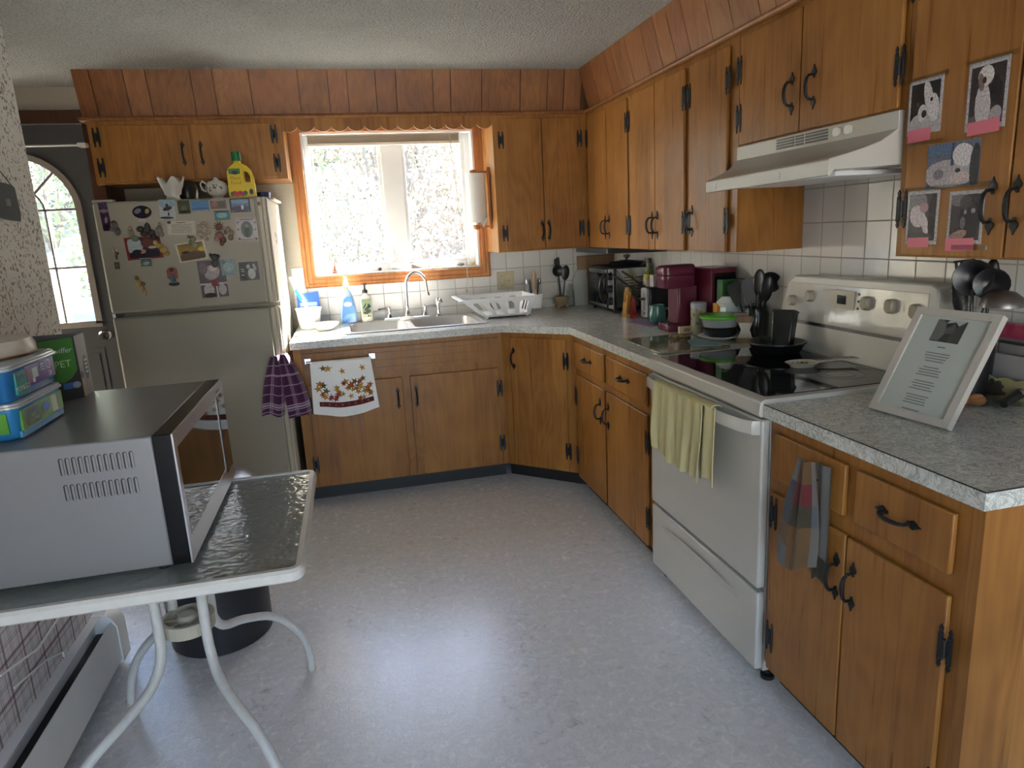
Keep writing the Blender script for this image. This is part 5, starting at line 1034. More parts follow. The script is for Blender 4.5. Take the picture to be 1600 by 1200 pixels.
utensil('spatula', 'black spatula with pointed tip, tallest in the small tan crock', (1.348, 4.36, .955), (1.322, 4.36, 1.245), 'turner', group=g, w_=.020, L=.10)
m = MB().prism([(1.455, Z0), (1.548, Z0), (1.548, 1.148), (1.476, 1.148), (1.470, 1.118), (1.452, 1.095)], 0, .010, Fr((0, 4.405, 0), (1, 0, 0), (0, .06, 1), (0, -1, 0)))
solo('cutting_board', 'white plastic cutting board leaning behind the toaster oven', 'cutting board', MB().prism([(1.455, 0), (1.548, 0), (1.548, .234), (1.476, .234), (1.470, .204), (1.452, .181)], 0, .010, Fr((0, 4.41, Z0), (1, 0, 0), (0, .06, 1), (0, -1, 0))), plain('board_white', (.46, .46, .43), .45), .003)
solo('cutting_board', 'large wooden cutting board leaning against the corner tiles', 'cutting board', MB().box(1.49, 0, 0, 1.752, .325, .016, Fr((0, 4.438, Z0), (1, 0, 0), (0, .03, 1), (0, -1, 0))), m_board, .004)
lathe_thing('glass_jar', 'small glass jar beside the tan crock at the back wall', 'jar', [(.022, 0), (.024, .01), (.024, .10), (.015, .12), (.015, .15), (.001, .151)], (1.422, 4.39, Z0), m_clear, 18)
solo('under_cabinet_tray', 'flat black tray fixed under the corner wall cabinets', 'tray', MB().prism([(1.55, 4.44), (1.44, 4.30), (1.44, 3.75), (1.62, 3.60), (1.74, 3.60), (1.74, 4.44)], ZU-.030, ZU-.001), m_black, .003)
# toaster oven: door faces the room (-x)
r = thing('toaster_oven', 'black and steel toaster oven in the counter corner', 'toaster oven', (1.60, 4.03, Z0)); tx, ty0_, ty1_, tz0, tz1 = 1.505, 3.825, 4.235, Z0+.016, 1.188
ob('body', MB().box(tx+.012, ty0_, tz0, 1.748, ty1_, tz1), m_black, r, .006)
TT = Fr((tx+.012, 0, 0), (0, 1, 0), (0, 0, 1), (-1, 0, 0))
ob('face', MB().box(ty0_+.002, tz0+.004, 0, ty1_-.002, tz1-.004, .010, TT), m_black, r, .002)
ob('control_panel', MB().box(ty0_+.008, tz0+.012, .010, ty0_+.088, tz1-.012, .013, TT), m_steel, r)
dr = ob('door', MB().box(ty0_+.095, tz0+.012, .010, ty1_-.010, tz1-.012, .018, TT), m_gloss, r, .002)
m = MB(); ring(m, 0, 0, 1, 1, .1, 0, 1) if False else None
ob('door_frame', MB().box(ty0_+.10, tz1-.040, .018, ty1_-.012, tz1-.016, .021, TT).box(ty0_+.10, tz0+.016, .018, ty1_-.012, tz0+.032, .021, TT), m_steel, dr)
ob('handle', MB().tube([(ty0_+.115, tz0+.04, .018), (ty0_+.115, tz0+.07, .045), (ty0_+.115, tz0+.13, .055), (ty0_+.115, tz1-.07, .045), (ty0_+.115, tz1-.04, .018)], .009, TT, 10), m_black, dr)
for z in (tz1-.055, (tz0+tz1)/2, tz0+.055): ob('knob', MB().lathe([(.024, .013), (.022, .030), (.001, .031)], TT.at(ty0_+.046, z), 20).box(-.003, -.020, .031, .003, .020, .036, TT.at(ty0_+.046, z)), m_black, r)
TTs = Fr((0, ty0_, 0), (1, 0, 0), (0, 0, 1), (0, -1, 0)); m = MB()
for c in range(2):
    for k in range(9): m.box(1.575+.07*c, tz0+.055+.017*k, 0, 1.63+.07*c, tz0+.060+.017*k, .0012, TTs)
ob('side_panel', MB().box(tx+.02, tz0+.02, 0, 1.742, tz1-.01, .0008, TTs), m_steel, r); ob('side_vents', m, m_black, r)
for x in (1.53, 1.72):
    for y in (3.85, 4.21): ob('foot', MB().lathe([(.012, Z0), (.012, tz0+.002)], Fr((x, y, 0)), 10), m_black, r)
r = thing('frying_pan', 'black frying pan with a round knob lid on top of the toaster oven', 'pan', (1.64, 3.93, 1.188)); T = Fr((1.635, 3.935, 1.1885))
ob('pan', MB().lathe([(.085, 0), (.098, .018), (.104, .020), (.100, .024), (.03, .034), (.001, .036)], T, 32), m_black, r); ob('knob', MB().lathe([(.008, .034), (.008, .044), (.020, .052), (.020, .062), (.001, .068)], T, 18), m_black, r)
r = thing('oil_bottle', 'olive oil bottle with a yellow and white label behind the toaster', 'bottle', (1.668, 3.69, Z0)); T = Fr((1.668, 3.69, Z0))
ob('bottle', MB().lathe([(.030, 0), (.032, .005), (.032, .20), (.024, .235), (.013, .255), (.013, .30)], T, 24), plain('olive_glass', (.10, .13, .03), .08), r); ob('cap', MB().lathe([(.015, .295), (.015, .322), (.001, .323)], T, 16), m_black, r)
ob('label', MB().lathe([(.0325, .16), (.0325, .205)], T, 24, lin((190, 180, 170)), False).lathe([(.0325, .206), (.028, .232)], T, 24, lin((170, 160, 50)), False), m_vc, r)
lathe_thing('pepper_mill', 'small dark pepper mill between the toaster oven and the toaster', 'mill', [(.020, 0), (.022, .02), (.015, .06), (.020, .11), (.014, .13), (.018, .15), (.012, .17), (.001, .175)], (1.700, 3.775, Z0), plain('dark_mill', (.05, .02, .015), .3), 18)
r = thing('snack_bag', 'crumpled gold and red snack bags standing beside the toaster', 'bag', (1.535, 3.60, Z0))
for k, (x, y, c, h, w_) in enumerate(((1.516, 3.640, (150, 108, 50), .170, .026), (1.528, 3.606, (150, 40, 36), .125, .016))):
    m = MB(); L = []
    for j in range(9):
        t = j/8; wd = w_*(1+.35*(1-t)+.1*math.sin(j*2.3)); th = .020*(1-t)**.7+.003; L.append([(x-th, y-wd, h*t), (x-th*.6+.004*math.sin(j*3), y, h*t), (x-th, y+wd, h*t), (x+th, y+wd, h*t), (x+th*.7, y, h*t), (x+th, y-wd, h*t)])
    m.loft(L, Fr((0, 0, Z0))); m.c = [tuple(v*(.6+.8*((i*37) % 11)/11) for v in lin(c)) for i in range(len(m.f))]
    ob('bag', m, m_vcg, r, sharp=20)
# toaster
r = thing('toaster', 'narrow chrome-fronted toaster with two slots and a front lever', 'toaster', (1.66, 3.505, Z0)); T = Fr((1.56, 3.505, Z0), (0, -1, 0), (0, 0, 1), (-1, 0, 0))
ob('body', MB().box(-.045, .01, -.19, .045, .175, -.006, T), m_black, r, .012); ob('front', MB().prism(rrect(-.042, .014, .042, .172, .014), -.008, .004, T), plain('toaster_front', (.45, .45, .45), .3, .5, var=.02), r, .002)
ob('lever', MB().box(-.002, .05, .004, .002, .145, .006, T, (.1, .1, .1)).box(-.016, .108, .004, .016, .122, .026, T), m_black, r, .001); ob('dial', MB().lathe([(.014, .004), (.012, .014), (.001, .015)], T.at(.0, .036), 16), m_chrome, r)
ob('slot', MB().box(-.026, .174, -.17, -.008, .1762, -.03, T), m_kick, r); ob('slot', MB().box(.008, .174, -.17, .026, .1762, -.03, T), m_kick, r)
for a in (-.03, .03): ob('foot', MB().box(a-.008, 0, -.18, a+.008, .012, -.02, T), m_black, r)
r = thing('tag_card', 'small white card standing on top of the toaster', 'card', (1.63, 3.50, 1.09)); ob('card', MB().box(-.024, 0, 0, .024, .062, .0015, Fr((1.60, 3.50, 1.0915), (0, -1, 0), (0, 0, 1), (-1, 0, 0)), lin((176, 170, 172))).box(.002, .026, .0016, .008, .040, .002, Fr((1.60, 3.50, 1.0915), (0, -1, 0), (0, 0, 1), (-1, 0, 0)), lin((90, 84, 88))), m_vc, r)
r = thing('tongs', 'pair of black tongs resting against the toaster oven', 'tongs', (1.54, 3.71, 1.0))
for a, b in (((1.49, 3.800, 1.150), (1.600, 3.63, 1.03)), ((1.545, 3.79, 1.165), (1.66, 3.63, 1.05))): ob('arm', MB().tube([a, b, (b[0]+.02, b[1]-.01, Z0+.010)], [.006, .005, .005], ID, 8), m_black, r)
# mug, coffee maker, canister ...
m_jade = plain('jade_glaze', lin((70, 112, 104)), .08, 0, 0, 60, .1)
r = thing('mug', 'round green glazed mug in front of the coffee maker', 'mug', (1.535, 3.305, Z0)); T = Fr((1.538, 3.305, Z0))
ob('cup', MB().lathe([(.026, 0), (.030, .004), (.044, .03), (.047, .055), (.040, .085), (.041, .100), (.0375, .100), (.036, .084), (.042, .055), (.038, .03), (.022, .008)], T, 32), m_jade, r, sharp=60)
ob('handle', MB().tube([(.025, -.030, .086), (.040, -.052, .084), (.046, -.062, .060), (.040, -.055, .032), (.026, -.036, .022)], .0062, T, 10), m_jade, r)
solo('paper_napkin', 'purple and white paper under the green mug', 'paper', MB().prism([(1.442, 3.46), (1.50, 3.50), (1.60, 3.33), (1.535, 3.22), (1.468, 3.225)], Z0-.0003, Z0+.0004, ID, lin((120, 84, 128))), m_vc)
m_red = plain('burgundy_plastic', lin((98, 38, 56)), .25, var=.03)
r = thing('coffee_maker', 'burgundy single-cup coffee maker on the counter by the right wall', 'coffee maker', (1.53, 3.06, Z0)); T = Fr((0, 3.075, Z0), (1, 0, 0), (0, 1, 0), (0, 0, 1))
ob('base', MB().box(1.462, -.058, 0, 1.60, .058, .036, T), m_red, r, .006); ob('column', MB().box(1.515, -.058, .030, 1.615, .058, .215, T), m_red, r, .008)
ob('head', MB().loft([[(*p, z) for p in rrect(1.443+i, -.060+i, 1.612, .060-i, .03)] for z, i in ((.206, .006), (.212, .0), (.265, -.001), (.268, .003), (.272, -.001), (.305, .0), (.314, .010), (.316, .03))], T), m_red, r, sharp=50)
ob('drip_tray', MB().box(1.468, -.045, .036, 1.51, .045, .040, T), m_black, r)
Tf = Fr((0, 3.0168, Z0), (1, 0, 0), (0, 0, 1), (0, -1, 0)); m = MB()
for k in range(4): m.prism(ell(1.592, .110+.027*k, .004, .0055, 10), 0, .001, Tf)
ob('button', m, m_black, r); ob('maker_mark', MB().box(1.587, .060, 0, 1.598, .066, .001, Tf).box(1.587, .070, 0, 1.598, .074, .001, Tf), m_steel, r)
r = thing('water_reservoir', 'tall burgundy box with dark window behind the coffee maker', 'box', (1.68, 2.98, Z0))
ob('body', MB().box(1.622, 2.900, Z0, 1.748, 3.085, 1.205), plain('burgundy_dark', lin((92, 26, 44)), .3), r, .003); ob('window', MB().box(1.640, 2.8985, Z0+.01, 1.742, 2.900, 1.190), m_gloss, r); ob('lid', MB().box(1.612, 2.895, 1.205, 1.750, 3.09, 1.214), m_red, r, .002)
r = thing('canister', 'pale round canister with a faded print beside the coffee maker', 'canister', (1.592, 2.935, Z0)); T = Fr((1.592, 2.915, Z0) if False else (1.572, 2.925, Z0))
ob('body', MB().lathe([(.034, 0), (.036, .003), (.036, .128)], T, 28, lin((170, 164, 140))), m_vc, r); ob('lid', MB().lathe([(.0375, .122), (.0375, .142), (.034, .146), (.001, .146)], T, 28), plain('lid_grey', (.35, .37, .42), .4), r)
m = MB()
for k, (a, z, c) in enumerate(((2.6, .10, (140, 110, 90)), (3.1, .07, (96, 120, 130)), (3.6, .09, (120, 130, 90)), (4.1, .05, (110, 130, 140)), (4.5, .10, (150, 120, 90)), (3.3, .03, (150, 140, 90)), (4.0, .11, (140, 150, 140)), (4.9, .06, (100, 110, 90)))):
    T2_ = Fr(T(.0361*math.cos(a), .0361*math.sin(a), z), (-math.sin(a), math.cos(a), 0), (0, 0, 1), (math.cos(a), math.sin(a), 0)); m.prism(ell(0, 0, .009, .007, 9, k), 0, .0006, T2_, lin(c))
ob('print', m, m_vc, r)
card('small_box', 'small cream box lying in front of the coffee maker', 'box', Fr((0, 2.965, Z0), (1, 0, 0), (0, 0, 1), (0, -1, 0)), 1.487, 0, 1.548, .032, (196, 180, 150), ((.6, .5, .3, .3, 0, (170, 110, 90)),), .018)
# glass board, bowl with green lid on a plate
t = NT('printed_glass_board'); n1 = t.noise(t.pos(), 11, 5, .7, 1.2); t.set(col=t.ramp(n1, [(.32, (.05, .055, .02)), (.47, (.16, .16, .07)), (.56, (.26, .25, .16)), (.68, (.12, .13, .06))]), rough=.08)
solo('glass_cutting_board', 'green landscape-printed glass cutting board beside the stove', 'cutting board', MB().prism(rrect(1.182, 2.505, 1.500, 2.905, .02), Z0+.002, Z0+.008), t.m, .001)
ZB = Z0+.0085
solo('folded_cloth', 'pale blue folded cloth at the edge of the glass board', 'cloth', MB().prism([(1.36, 2.57), (1.462, 2.525), (1.468, 2.63), (1.452, 2.74), (1.40, 2.70)], ZB, ZB+.004), plain('blue_cloth', lin((108, 134, 146)), .9), .001)
r = thing('dried_herb', 'sprig of dried herb on a twig at the back of the glass board', 'herb', (1.42, 2.80, ZB)); q = random.Random(5); m = MB()
for k in range(34): m.ball((1.396+q.gauss(0, .012), 2.80+q.gauss(0, .010), ZB+.005+abs(q.gauss(0, .006))), .005, .005, .004, ID, 6)
ob('blossom', m, plain('herb', lin((150, 128, 76)), .8), r); ob('twig', MB().tube([(1.40, 2.80, ZB+.004), (1.44, 2.80, ZB+.010), (1.485, 2.815, ZB+.016)], .002), m_darkwood, r)
lathe_thing('plate', 'white plate under the bowl with the green lid', 'plate', [(.05, 0), (.055, .004), (.092, .012), (.095, .015), (.090, .016), (.05, .007), (.001, .007)], (1.555, 2.70, ZB), m_thinwhite, 36)
r = thing('storage_bowl', 'black and clear storage bowl with a bright green lid', 'bowl', (1.555, 2.70, ZB+.016)); T = Fr((1.555, 2.70, ZB+.0085))
ob('base', MB().lathe([(.052, 0), (.070, .012), (.076, .040), (.080, .042), (.076, .046)], T, 36), m_black, r); ob('bowl', MB().lathe([(.072, .044), (.082, .082), (.079, .082), (.070, .046)], T, 36, WHITE, False), plain('smoky_clear', (.30, .31, .32), .12), r)
ob('lid', MB().lathe([(.086, .080), (.089, .084), (.089, .092), (.082, .097), (.060, .094), (.001, .096)], T, 36), plain('lid_green', lin((84, 170, 44)), .35), r); ob('handle', MB().box(.070, -.02, .034, .112, .02, .042, Fr(T(0, 0, 0)).rot(-1.0)), m_black, r, .003)
# by the stove
g = 'black utensils in the glass jar'
JX, JY = 1.690, 2.640
r = thing('utensil_jar', 'large glass jar packed with black utensils left of the stove back', 'jar', (JX, JY, Z0)); T = Fr((JX, JY, Z0))
ob('jar', MB().lathe([(.040, 0), (.052, .006), (.056, .02), (.056, .115), (.046, .135), (.050, .142), (.046, .146), (.043, .136), (.052, .112), (.050, .01)], T, 32), m_clear, r, sharp=60)
q = random.Random(2)
specs = [('turner', -.10, .03, .250), ('turner', -.055, -.02, .270), ('spoon', -.005, -.03, .305), ('spoon', .012, .0, .300), ('spoon', .03, .02, .30), ('ladle', .085, .02, .29), ('turner', .06, .03, .285), ('slotted', -.03, .03, .26), ('spoon', .045, -.02, .275)]
nm = {'turner': 'spatula', 'spoon': 'serving_spoon', 'ladle': 'ladle', 'slotted': 'slotted_turner'}
lbl = ['wide black spatula leaning farthest left in the glass jar', 'black spatula leaning left beside the widest one in the glass jar', 'tall black spoon at the front centre of the glass jar', 'tallest black spoon in the middle of the glass jar', 'black spoon behind the middle spoons in the glass jar', 'black ladle leaning toward the stove in the glass jar', 'black spatula behind the ladle in the glass jar', 'black slotted turner at the rear left of the glass jar', 'short black spoon at the front right of the glass jar']
for (kd, dx, dy, h), lb in zip(specs, lbl): utensil(nm[kd], lb, (JX+dx*.15, JY+dy*.4, Z0+.012), (JX+dx*.55, JY-dx*.75+dy, Z0+h), kd, (-.55, -.83, 0), g, w_=.033 if kd != 'ladle' else .045, L=.115)
r = thing('paper_bag', 'white paper bag with a green and orange carton behind the storage bowl', 'bag', (1.70, 2.78, Z0)); 
ob('bag', MB().loft([[(1.600, 2.752, 0), (1.735, 2.752, 0), (1.735, 2.80, 0), (1.600, 2.80, 0)], [(1.612, 2.752, .13), (1.735, 2.752, .13), (1.735, 2.80, .13), (1.612, 2.80, .13)], [(1.590, 2.748, .155), (1.735, 2.748, .160), (1.735, 2.805, .160), (1.590, 2.80, .155)], [(1.620, 2.758, .178), (1.730, 2.758, .176), (1.730, 2.80, .176), (1.620, 2.80, .178)]], Fr((0, 0, Z0))), m_thinwhite, r, sharp=20)
ob('carton', MB().box(1.628, 2.81, Z0, 1.74, 2.86, 1.165, ID, lin((36, 92, 40))).box(1.68, 2.808, 1.06, 1.74, 2.81, 1.12, ID, lin((190, 90, 40))), m_vc, r)
solo('orange_carton', 'small orange carton peeking out beside the white paper bag', 'box', MB().box(1.603, 2.815, Z0, 1.625, 2.85, 1.06, ID, lin((200, 130, 40))), m_vc)
r = thing('knife_stand', 'small brown wooden knife stand with white sides next to the jar', 'knife stand', (1.62, 2.60, Z0)); T = Fr((1.612, 2.598, Z0), (.9, -.43, 0), (.43, .9, 0))
ob('block', MB().box(-.035, -.02, 0, .035, .02, .020, T), m_board, r, .003); ob('side', MB().loft([[(-.030, -.016, .02), (.030, -.016, .02), (.030, -.008, .02), (-.030, -.008, .02)], [(-.016, -.016, .055), (.018, -.016, .055), (.018, -.008, .055), (-.016, -.008, .055)], [(-.028, -.016, .085), (.030, -.016, .085), (.030, -.008, .085), (-.028, -.008, .085)]], T), plain('ivory', (.68, .64, .55), .35), r)
ob('handle', MB().prism(rrect(-.036, .083, .038, .110, .012), -.02, .0, Fr(T(0, 0, 0), T.u, (0, 0, 1), -T.v)), m_board, r, .004); ob('handle', MB().prism(rrect(-.050, .100, .012, .125, .010), .005, .022, Fr(T(0, .03, 0), T.u, (0, 0, 1), -T.v)), plain('red_wood', lin((96, 50, 34)), .4), r, .004)
# on the stove
r = thing('skillet', 'black skillet on the far back burner of the stove', 'pan', (1.575, 2.265, .9287)); T = Fr((1.545, 2.27, .9289))
ob('pan', MB().lathe([(.078, 0), (.082, .003), (.100, .036), (.106, .040), (.106, .045), (.100, .045), (.080, .010), (.001, .008)], T, 36), m_black, r)
r = thing('black_container', 'tall rectangular black container tilted in the skillet', 'container', (1.575, 2.27, .94)); T = Fr((1.560, 2.262, .944), (.62, -.78, 0), (.20, .16, 1), (-.78, -.62, .25))
ob('body', MB().loft([[(-.036, 0, -.028), (.036, 0, -.028), (.036, 0, .024), (-.036, 0, .024)], [(-.040, .14, -.032), (.040, .14, -.032), (.040, .14, .028), (-.040, .14, .028)]], T), m_black, r, .006)
ob('rim', MB().prism(rrect(-.043, -.034, .043, .031, .008), .136, .144, Fr(T.o, T.u, T.w, T.v)), m_black, r, .001)
lathe_thing('glass_dish', 'small clear glass dish resting in the skillet', 'dish', [(.028, 0), (.034, .016), (.037, .018), (.030, .018), (.025, .003)], (1.508, 2.275, .9745-.006), m_clear, 24)
r = thing('spoon_rest', 'cream spoon rest with dark red pattern on the stove glass top', 'spoon rest', (1.50, 1.98, .9287)); T = Fr((1.47, 2.01, .9289), (.98, -.2, 0), (.2, .98, 0))
ob('dish', MB().loft([[(sx_*math.cos(t), sy_*math.sin(t), z) for t in [2*PI*k/28 for k in range(28)]] for sx_, sy_, z in ((.040, .028, 0), (.044, .032, .006), (.060, .044, .016), (.056, .040, .017), (.040, .028, .008))], T).loft([[(.045, -.014, .012), (.045, .014, .012), (.045, .014, .018), (.045, -.014, .018)], [(.12, -.010, .016), (.12, .010, .016), (.12, .010, .021), (.12, -.010, .021)], [(.185, -.020, .018), (.185, .020, .018), (.185, .020, .023), (.185, -.020, .023)]], T), plain('cream_glaze', (.55, .50, .40), .15), r, sharp=40)
m = MB(); q = random.Random(4)
for k in range(16): a = q.uniform(0, 6.28); rr_ = q.uniform(.1, .8); m.prism(ell(.044*rr_*math.cos(a), .032*rr_*math.sin(a), .0045, .003, 6, a), .0082+.004*rr_, .0092+.004*rr_, T, lin(q.choice(((90, 36, 34), (70, 50, 40)))))
for k in range(8): m.prism(ell(.07+.014*k, .006*(-1)**k, .0045, .003, 6, k), .0185+.0004*k, .0205+.0004*k, T, lin((96, 50, 40)))
ob('pattern', m, m_vc, r)
# ================================================================ near counter: picture frame, crock, papers
n_ = V((-.966, -.085, .24)).normalized(); TFm = Fr((1.331, 1.403, Z0+.004), (.093, -.996, 0), (.145, .0135, .253), (0, 0, 0) if False else tuple(V((.093, -.996, 0)).cross(V((.145, .0135, .253)))))
r = thing('picture_frame', 'pale framed poem with a black and white photo leaning on the counter', 'picture frame', (1.36, 1.40, Z0)); W2, H2 = .116, .298
sg = 1 if TFm.w.x < 0 else -1; TFm = Fr(TFm.o, TFm.u, TFm.v, TFm.w*sg)
m = MB()
for q in (((-W2, 0), (W2, 0), (W2-.020, .020), (-W2+.020, .020)), ((W2, 0), (W2, H2), (W2-.020, H2-.020), (W2-.020, .020)), ((W2, H2), (-W2, H2), (-W2+.020, H2-.020), (W2-.020, H2-.020)), ((-W2, H2), (-W2, 0), (-W2+.020, .020), (-W2+.020, H2-.020))): m.prism(q, -.014, .004, TFm)
ob('frame', m, plain('silver_frame', (.50, .47, .43), .35), r, .0015)
m = MB().box(-W2+.019, .019, -.012, W2-.019, H2-.019, -.002, TFm, lin((178, 184, 180)))
def fb(x0, y0, x1, y1, c, z=.0): m.add([TFm(x0, y0, -.0018+z), TFm(x1, y0, -.0018+z), TFm(x1, y1, -.0018+z), TFm(x0, y1, -.0018+z)], [(0, 1, 2, 3)], lin(c))
fb(-.044, .212, .036, .272, (52, 52, 52)); 
for pl, c in ((((-.044, .214), (-.020, .214), (-.010, .236), (-.018, .262), (-.030, .272), (-.044, .272)), (100, 102, 100)), (((-.016, .236), (.016, .236), (.012, .252), (.004, .266), (-.002, .256), (-.012, .250)), (84, 86, 84)), (((.036, .214), (.036, .272), (.018, .258), (.006, .240), (.004, .214)), (66, 66, 64)), (((-.012, .272), (-.018, .262), (-.002, .266), (.006, .268), (.018, .258), (.034, .272)), (168, 172, 170))):
    m.add([TFm(x, y, -.0014) for x, y in pl], [list(range(len(pl)))], lin(c))
y = .196; q = random.Random(6); fb(-.012, y, .010, y+.003, (110, 112, 110), .0003)
for st_ in range(5):
    y -= .010
    for k in range(4): w_ = q.uniform(.022, .036); y -= .0072; fb(-.002-w_, y, -.002+w_, y+.0026, (112, 116, 114), .0003)
ob('print', m, m_vc, r); ob('stand', MB().loft([[(-.02, .02, -.016), (.02, .02, -.016), (.02, .02, -.020), (-.02, .02, -.020)], [(-.025, .21, -.016), (.025, .21, -.016), (.025, .21, -.020), (-.025, .21, -.020)]], TFm), m_black, r)
KX, KY = 1.655, 1.535
r = thing('utensil_holder', 'black utensil holder behind the framed poem', 'utensil holder', (KX, KY, Z0)); ob('cup', MB().lathe([(.045, 0), (.052, .004), (.056, .17), (.052, .17), (.046, .01)], Fr((KX, KY, Z0)), 28), m_black, r)
g = 'utensils in the black holder'
utensil('ladle', 'large black ladle in front in the black utensil holder', (KX-.01, KY-.005, .96), (1.640, 1.540, 1.292), 'ladle', (-.75, -.66, 0), g, w_=.049)
utensil('ladle', 'black ladle behind the large one in the black utensil holder', (KX+.01, KY-.01, .96), (1.660, 1.495, 1.270), 'ladle', (-.75, -.66, 0), g, w_=.043)
utensil('slotted_turner', 'grey slotted turner at the back left of the black utensil holder', (KX+.01, KY+.01, .96), (1.70, 1.628, 1.285), 'slotted', (-.75, -.66, 0), g, mat=plain('grey_nylon', (.10, .10, .10), .4), w_=.026, L=.10)
utensil('spaghetti_server', 'thin curved grey server at the left of the black utensil holder', (KX, KY+.01, .96), (1.655, 1.600, 1.245), 'spoon', (-.75, -.66, 0), g, w_=.028, L=.11)
utensil('potato_masher', 'narrow black spoon at the top of the black utensil holder', (KX+.02, KY, .96), (1.69, 1.525, 1.292), 'spoon', (-.75, -.66, 0), g, w_=.022, L=.08)
r = thing('steel_ladle', 'brushed metal strainer leaning right out of the black utensil holder', 'strainer', (1.665, 1.49, .96)); T = Fr((1.652, 1.455, 1.172), (.6, -.8, 0), (.8, .6, 0))
ob('dome', MB().lathe([(.051, 0), (.051, .006), (.045, .024), (.028, .038), (.001, .043)], T, 28), plain('dull_metal', (.22, .20, .19), .35, .8), r); ob('handle', MB().tube([(1.650, 1.50, 1.19), (1.66, 1.52, 1.12), (1.662, 1.53, .96)], .005), m_steel, r)
g = 'papers and boxes against the tiles'
def pbox(name, label, cat, x0, y0, y1, z0, z1, d, c, pt=()): return card(name, label, cat, Fr((x0+d, 0, Z0), (0, -1, 0), (0, 0, 1), (-1, 0, 0)), -y1, z0, -y0, z1, c, pt, d, group=g)
pbox('envelope', 'grey-white envelope box standing in front of the pink one', 'paper', 1.690, 1.36, 1.525, .0, .125, .012, (150, 146, 148), ((.4, .2, -.1, .02, 0, (120, 116, 118)),))
pbox('booklet', 'pink topped booklet standing against the tiles', 'booklet', 1.722, 1.36, 1.515, .0, .205, .012, (120, 116, 118), ((.5, .90, -.5, .10, 0, (150, 40, 74)), (.3, .70, -.3, .06, 0, (70, 64, 62)), (.75, .66, .2, .08, 0, (80, 74, 76))))
pbox('envelope', 'plain white envelope standing between the booklet and the front box', 'paper', 1.708, 1.36, 1.50, .0, .150, .005, (136, 132, 132))
m = MB(); TN = Fr((1.672, 1.475, Z0), (.10, -.99, 0), (0, 0, 1), (-.99, -.10, 0)); sc_ = [(-.06, 0), (.11, 0), (.11, .058)] + [(.11-.0085*k, .060+.008*abs(math.sin(k*.55))) for k in range(1, 20)] + [(-.06, .058)]
m.prism(sc_, 0, .006, TN, lin((150, 140, 100)))
for k, (x, y, a, b) in enumerate(((.0, .024, .042, .010), (-.005, .034, .036, .009), (.01, .042, .026, .009), (-.018, .046, .008, .010), (.02, .048, .008, .009), (.002, .050, .008, .010))): m.prism(ell(x, y, a, b), .006, .0068+.0002*k, TN, lin((62-4*k, 48, 40)))
solo('napkin_holder', 'cream scallop-topped napkin holder with a dark ship motif', 'napkin holder', m, m_vc)
r = thing('bread_bag', 'clear twisted bag with orange-brown food lying beside the frame', 'bag', (1.57, 1.44, Z0)); 
m = MB(); m.ball((1.555, 1.462, Z0+.014), .035, .026, .014, ID, 14, lin((176, 104, 56))); m.ball((1.585, 1.440, Z0+.016), .024, .022, .016, ID, 12, lin((190, 130, 84))); ob('food', m, m_vc, r)
ob('wrap', MB().ball((1.60, 1.430, Z0+.014), .050, .032, .014, ID, 12).tube([(1.62, 1.42, Z0+.008), (1.68, 1.38, Z0+.006)], [.02, .004]), m_clear, r)
r = thing('hair_dryer_cord', 'black handled gadget lying at the right edge of the counter', 'gadget', (1.66, 1.39, Z0)); ob('handle', MB().tube([(1.600, 1.375, .932), (1.67, 1.395, .947), (1.72, 1.40, .962)], [.010, .013, .015], ID, 12), m_black, r); ob('tip', MB().box(1.66, 1.378, .950, 1.68, 1.386, .962), m_steel, r)
r.name = 'lighter'; r['label'] = 'black handled lighter lying at the right edge of the counter'; r['category'] = 'lighter'
# outlet on right wall
r = thing('outlet_plate', 'white outlet plate on the right wall behind the burgundy box', 'outlet', (XW-.0065, 3.03, 1.13)) if False else None
# ================================================================ on the microwave
ZM = 1.0468
m_bluet = plain('tub_blue', lin((44, 120, 176)), .22); m_clearlid = plain('lid_clear', (.42, .46, .48), .15)
def wipes(label, x1, y0, y1, z, h, wd, bodymat):
    r = thing('wipes_container', label, 'container', (x1-wd/2, (y0+y1)/2, z))
    b = [[(*p, z+dz) for p in rrect(x1-wd+i, y0+i, x1-i, y1-i, .022, 5)] for dz, i in ((0, .010), (.004, .006), (h-.012, .0))]
    ob('tub', MB().loft(b), bodymat, r, sharp=45); o_ = lambda i, dz: [(*p, z+h-.014+dz) for p in rrect(x1-wd-i, y0-i, x1+i, y1+i, .024, 5)]
    ob('lid', MB().loft([o_(.003, 0), o_(.005, .002), o_(.005, .006), o_(.002, .007), o_(.002, .011), o_(-.004, .014)]), m_clearlid, r, sharp=30); return r
r = wipes('blue and green tub of wet cloths on the microwave, bottom of the stack', -.716, 1.612, 1.862, ZM, .083, .150, m_bluet)
def lface(h, i0=.005, x1=-.716, y0=1.612, y1=1.862, z=ZM): # label frame on the +x face
    return Fr((x1-.0005, (y0+y1)/2, z), (0, 1, 0), (0, 0, 1), (1, 0, 0))
T = lface(0); GN = lin((84, 146, 56)); m = MB().box(-.105, .018, -.004, .112, .062, .0012, T, GN).box(-.112, .004, -.006, .112, .018, -.0005, T, lin((70, 150, 205)))
m.prism([(-.088, .022), (-.020, .022), (-.008, .034), (-.010, .060), (-.088, .060), (-.096, .04)], .0012, .0018, T, lin((52, 92, 60))); m.prism(ell(.018, .044, .018, .012), .0012, .002, T, lin((54, 110, 190))); m.box(.050, .022, .0012, .078, .060, .002, T, lin((190, 200, 186)))
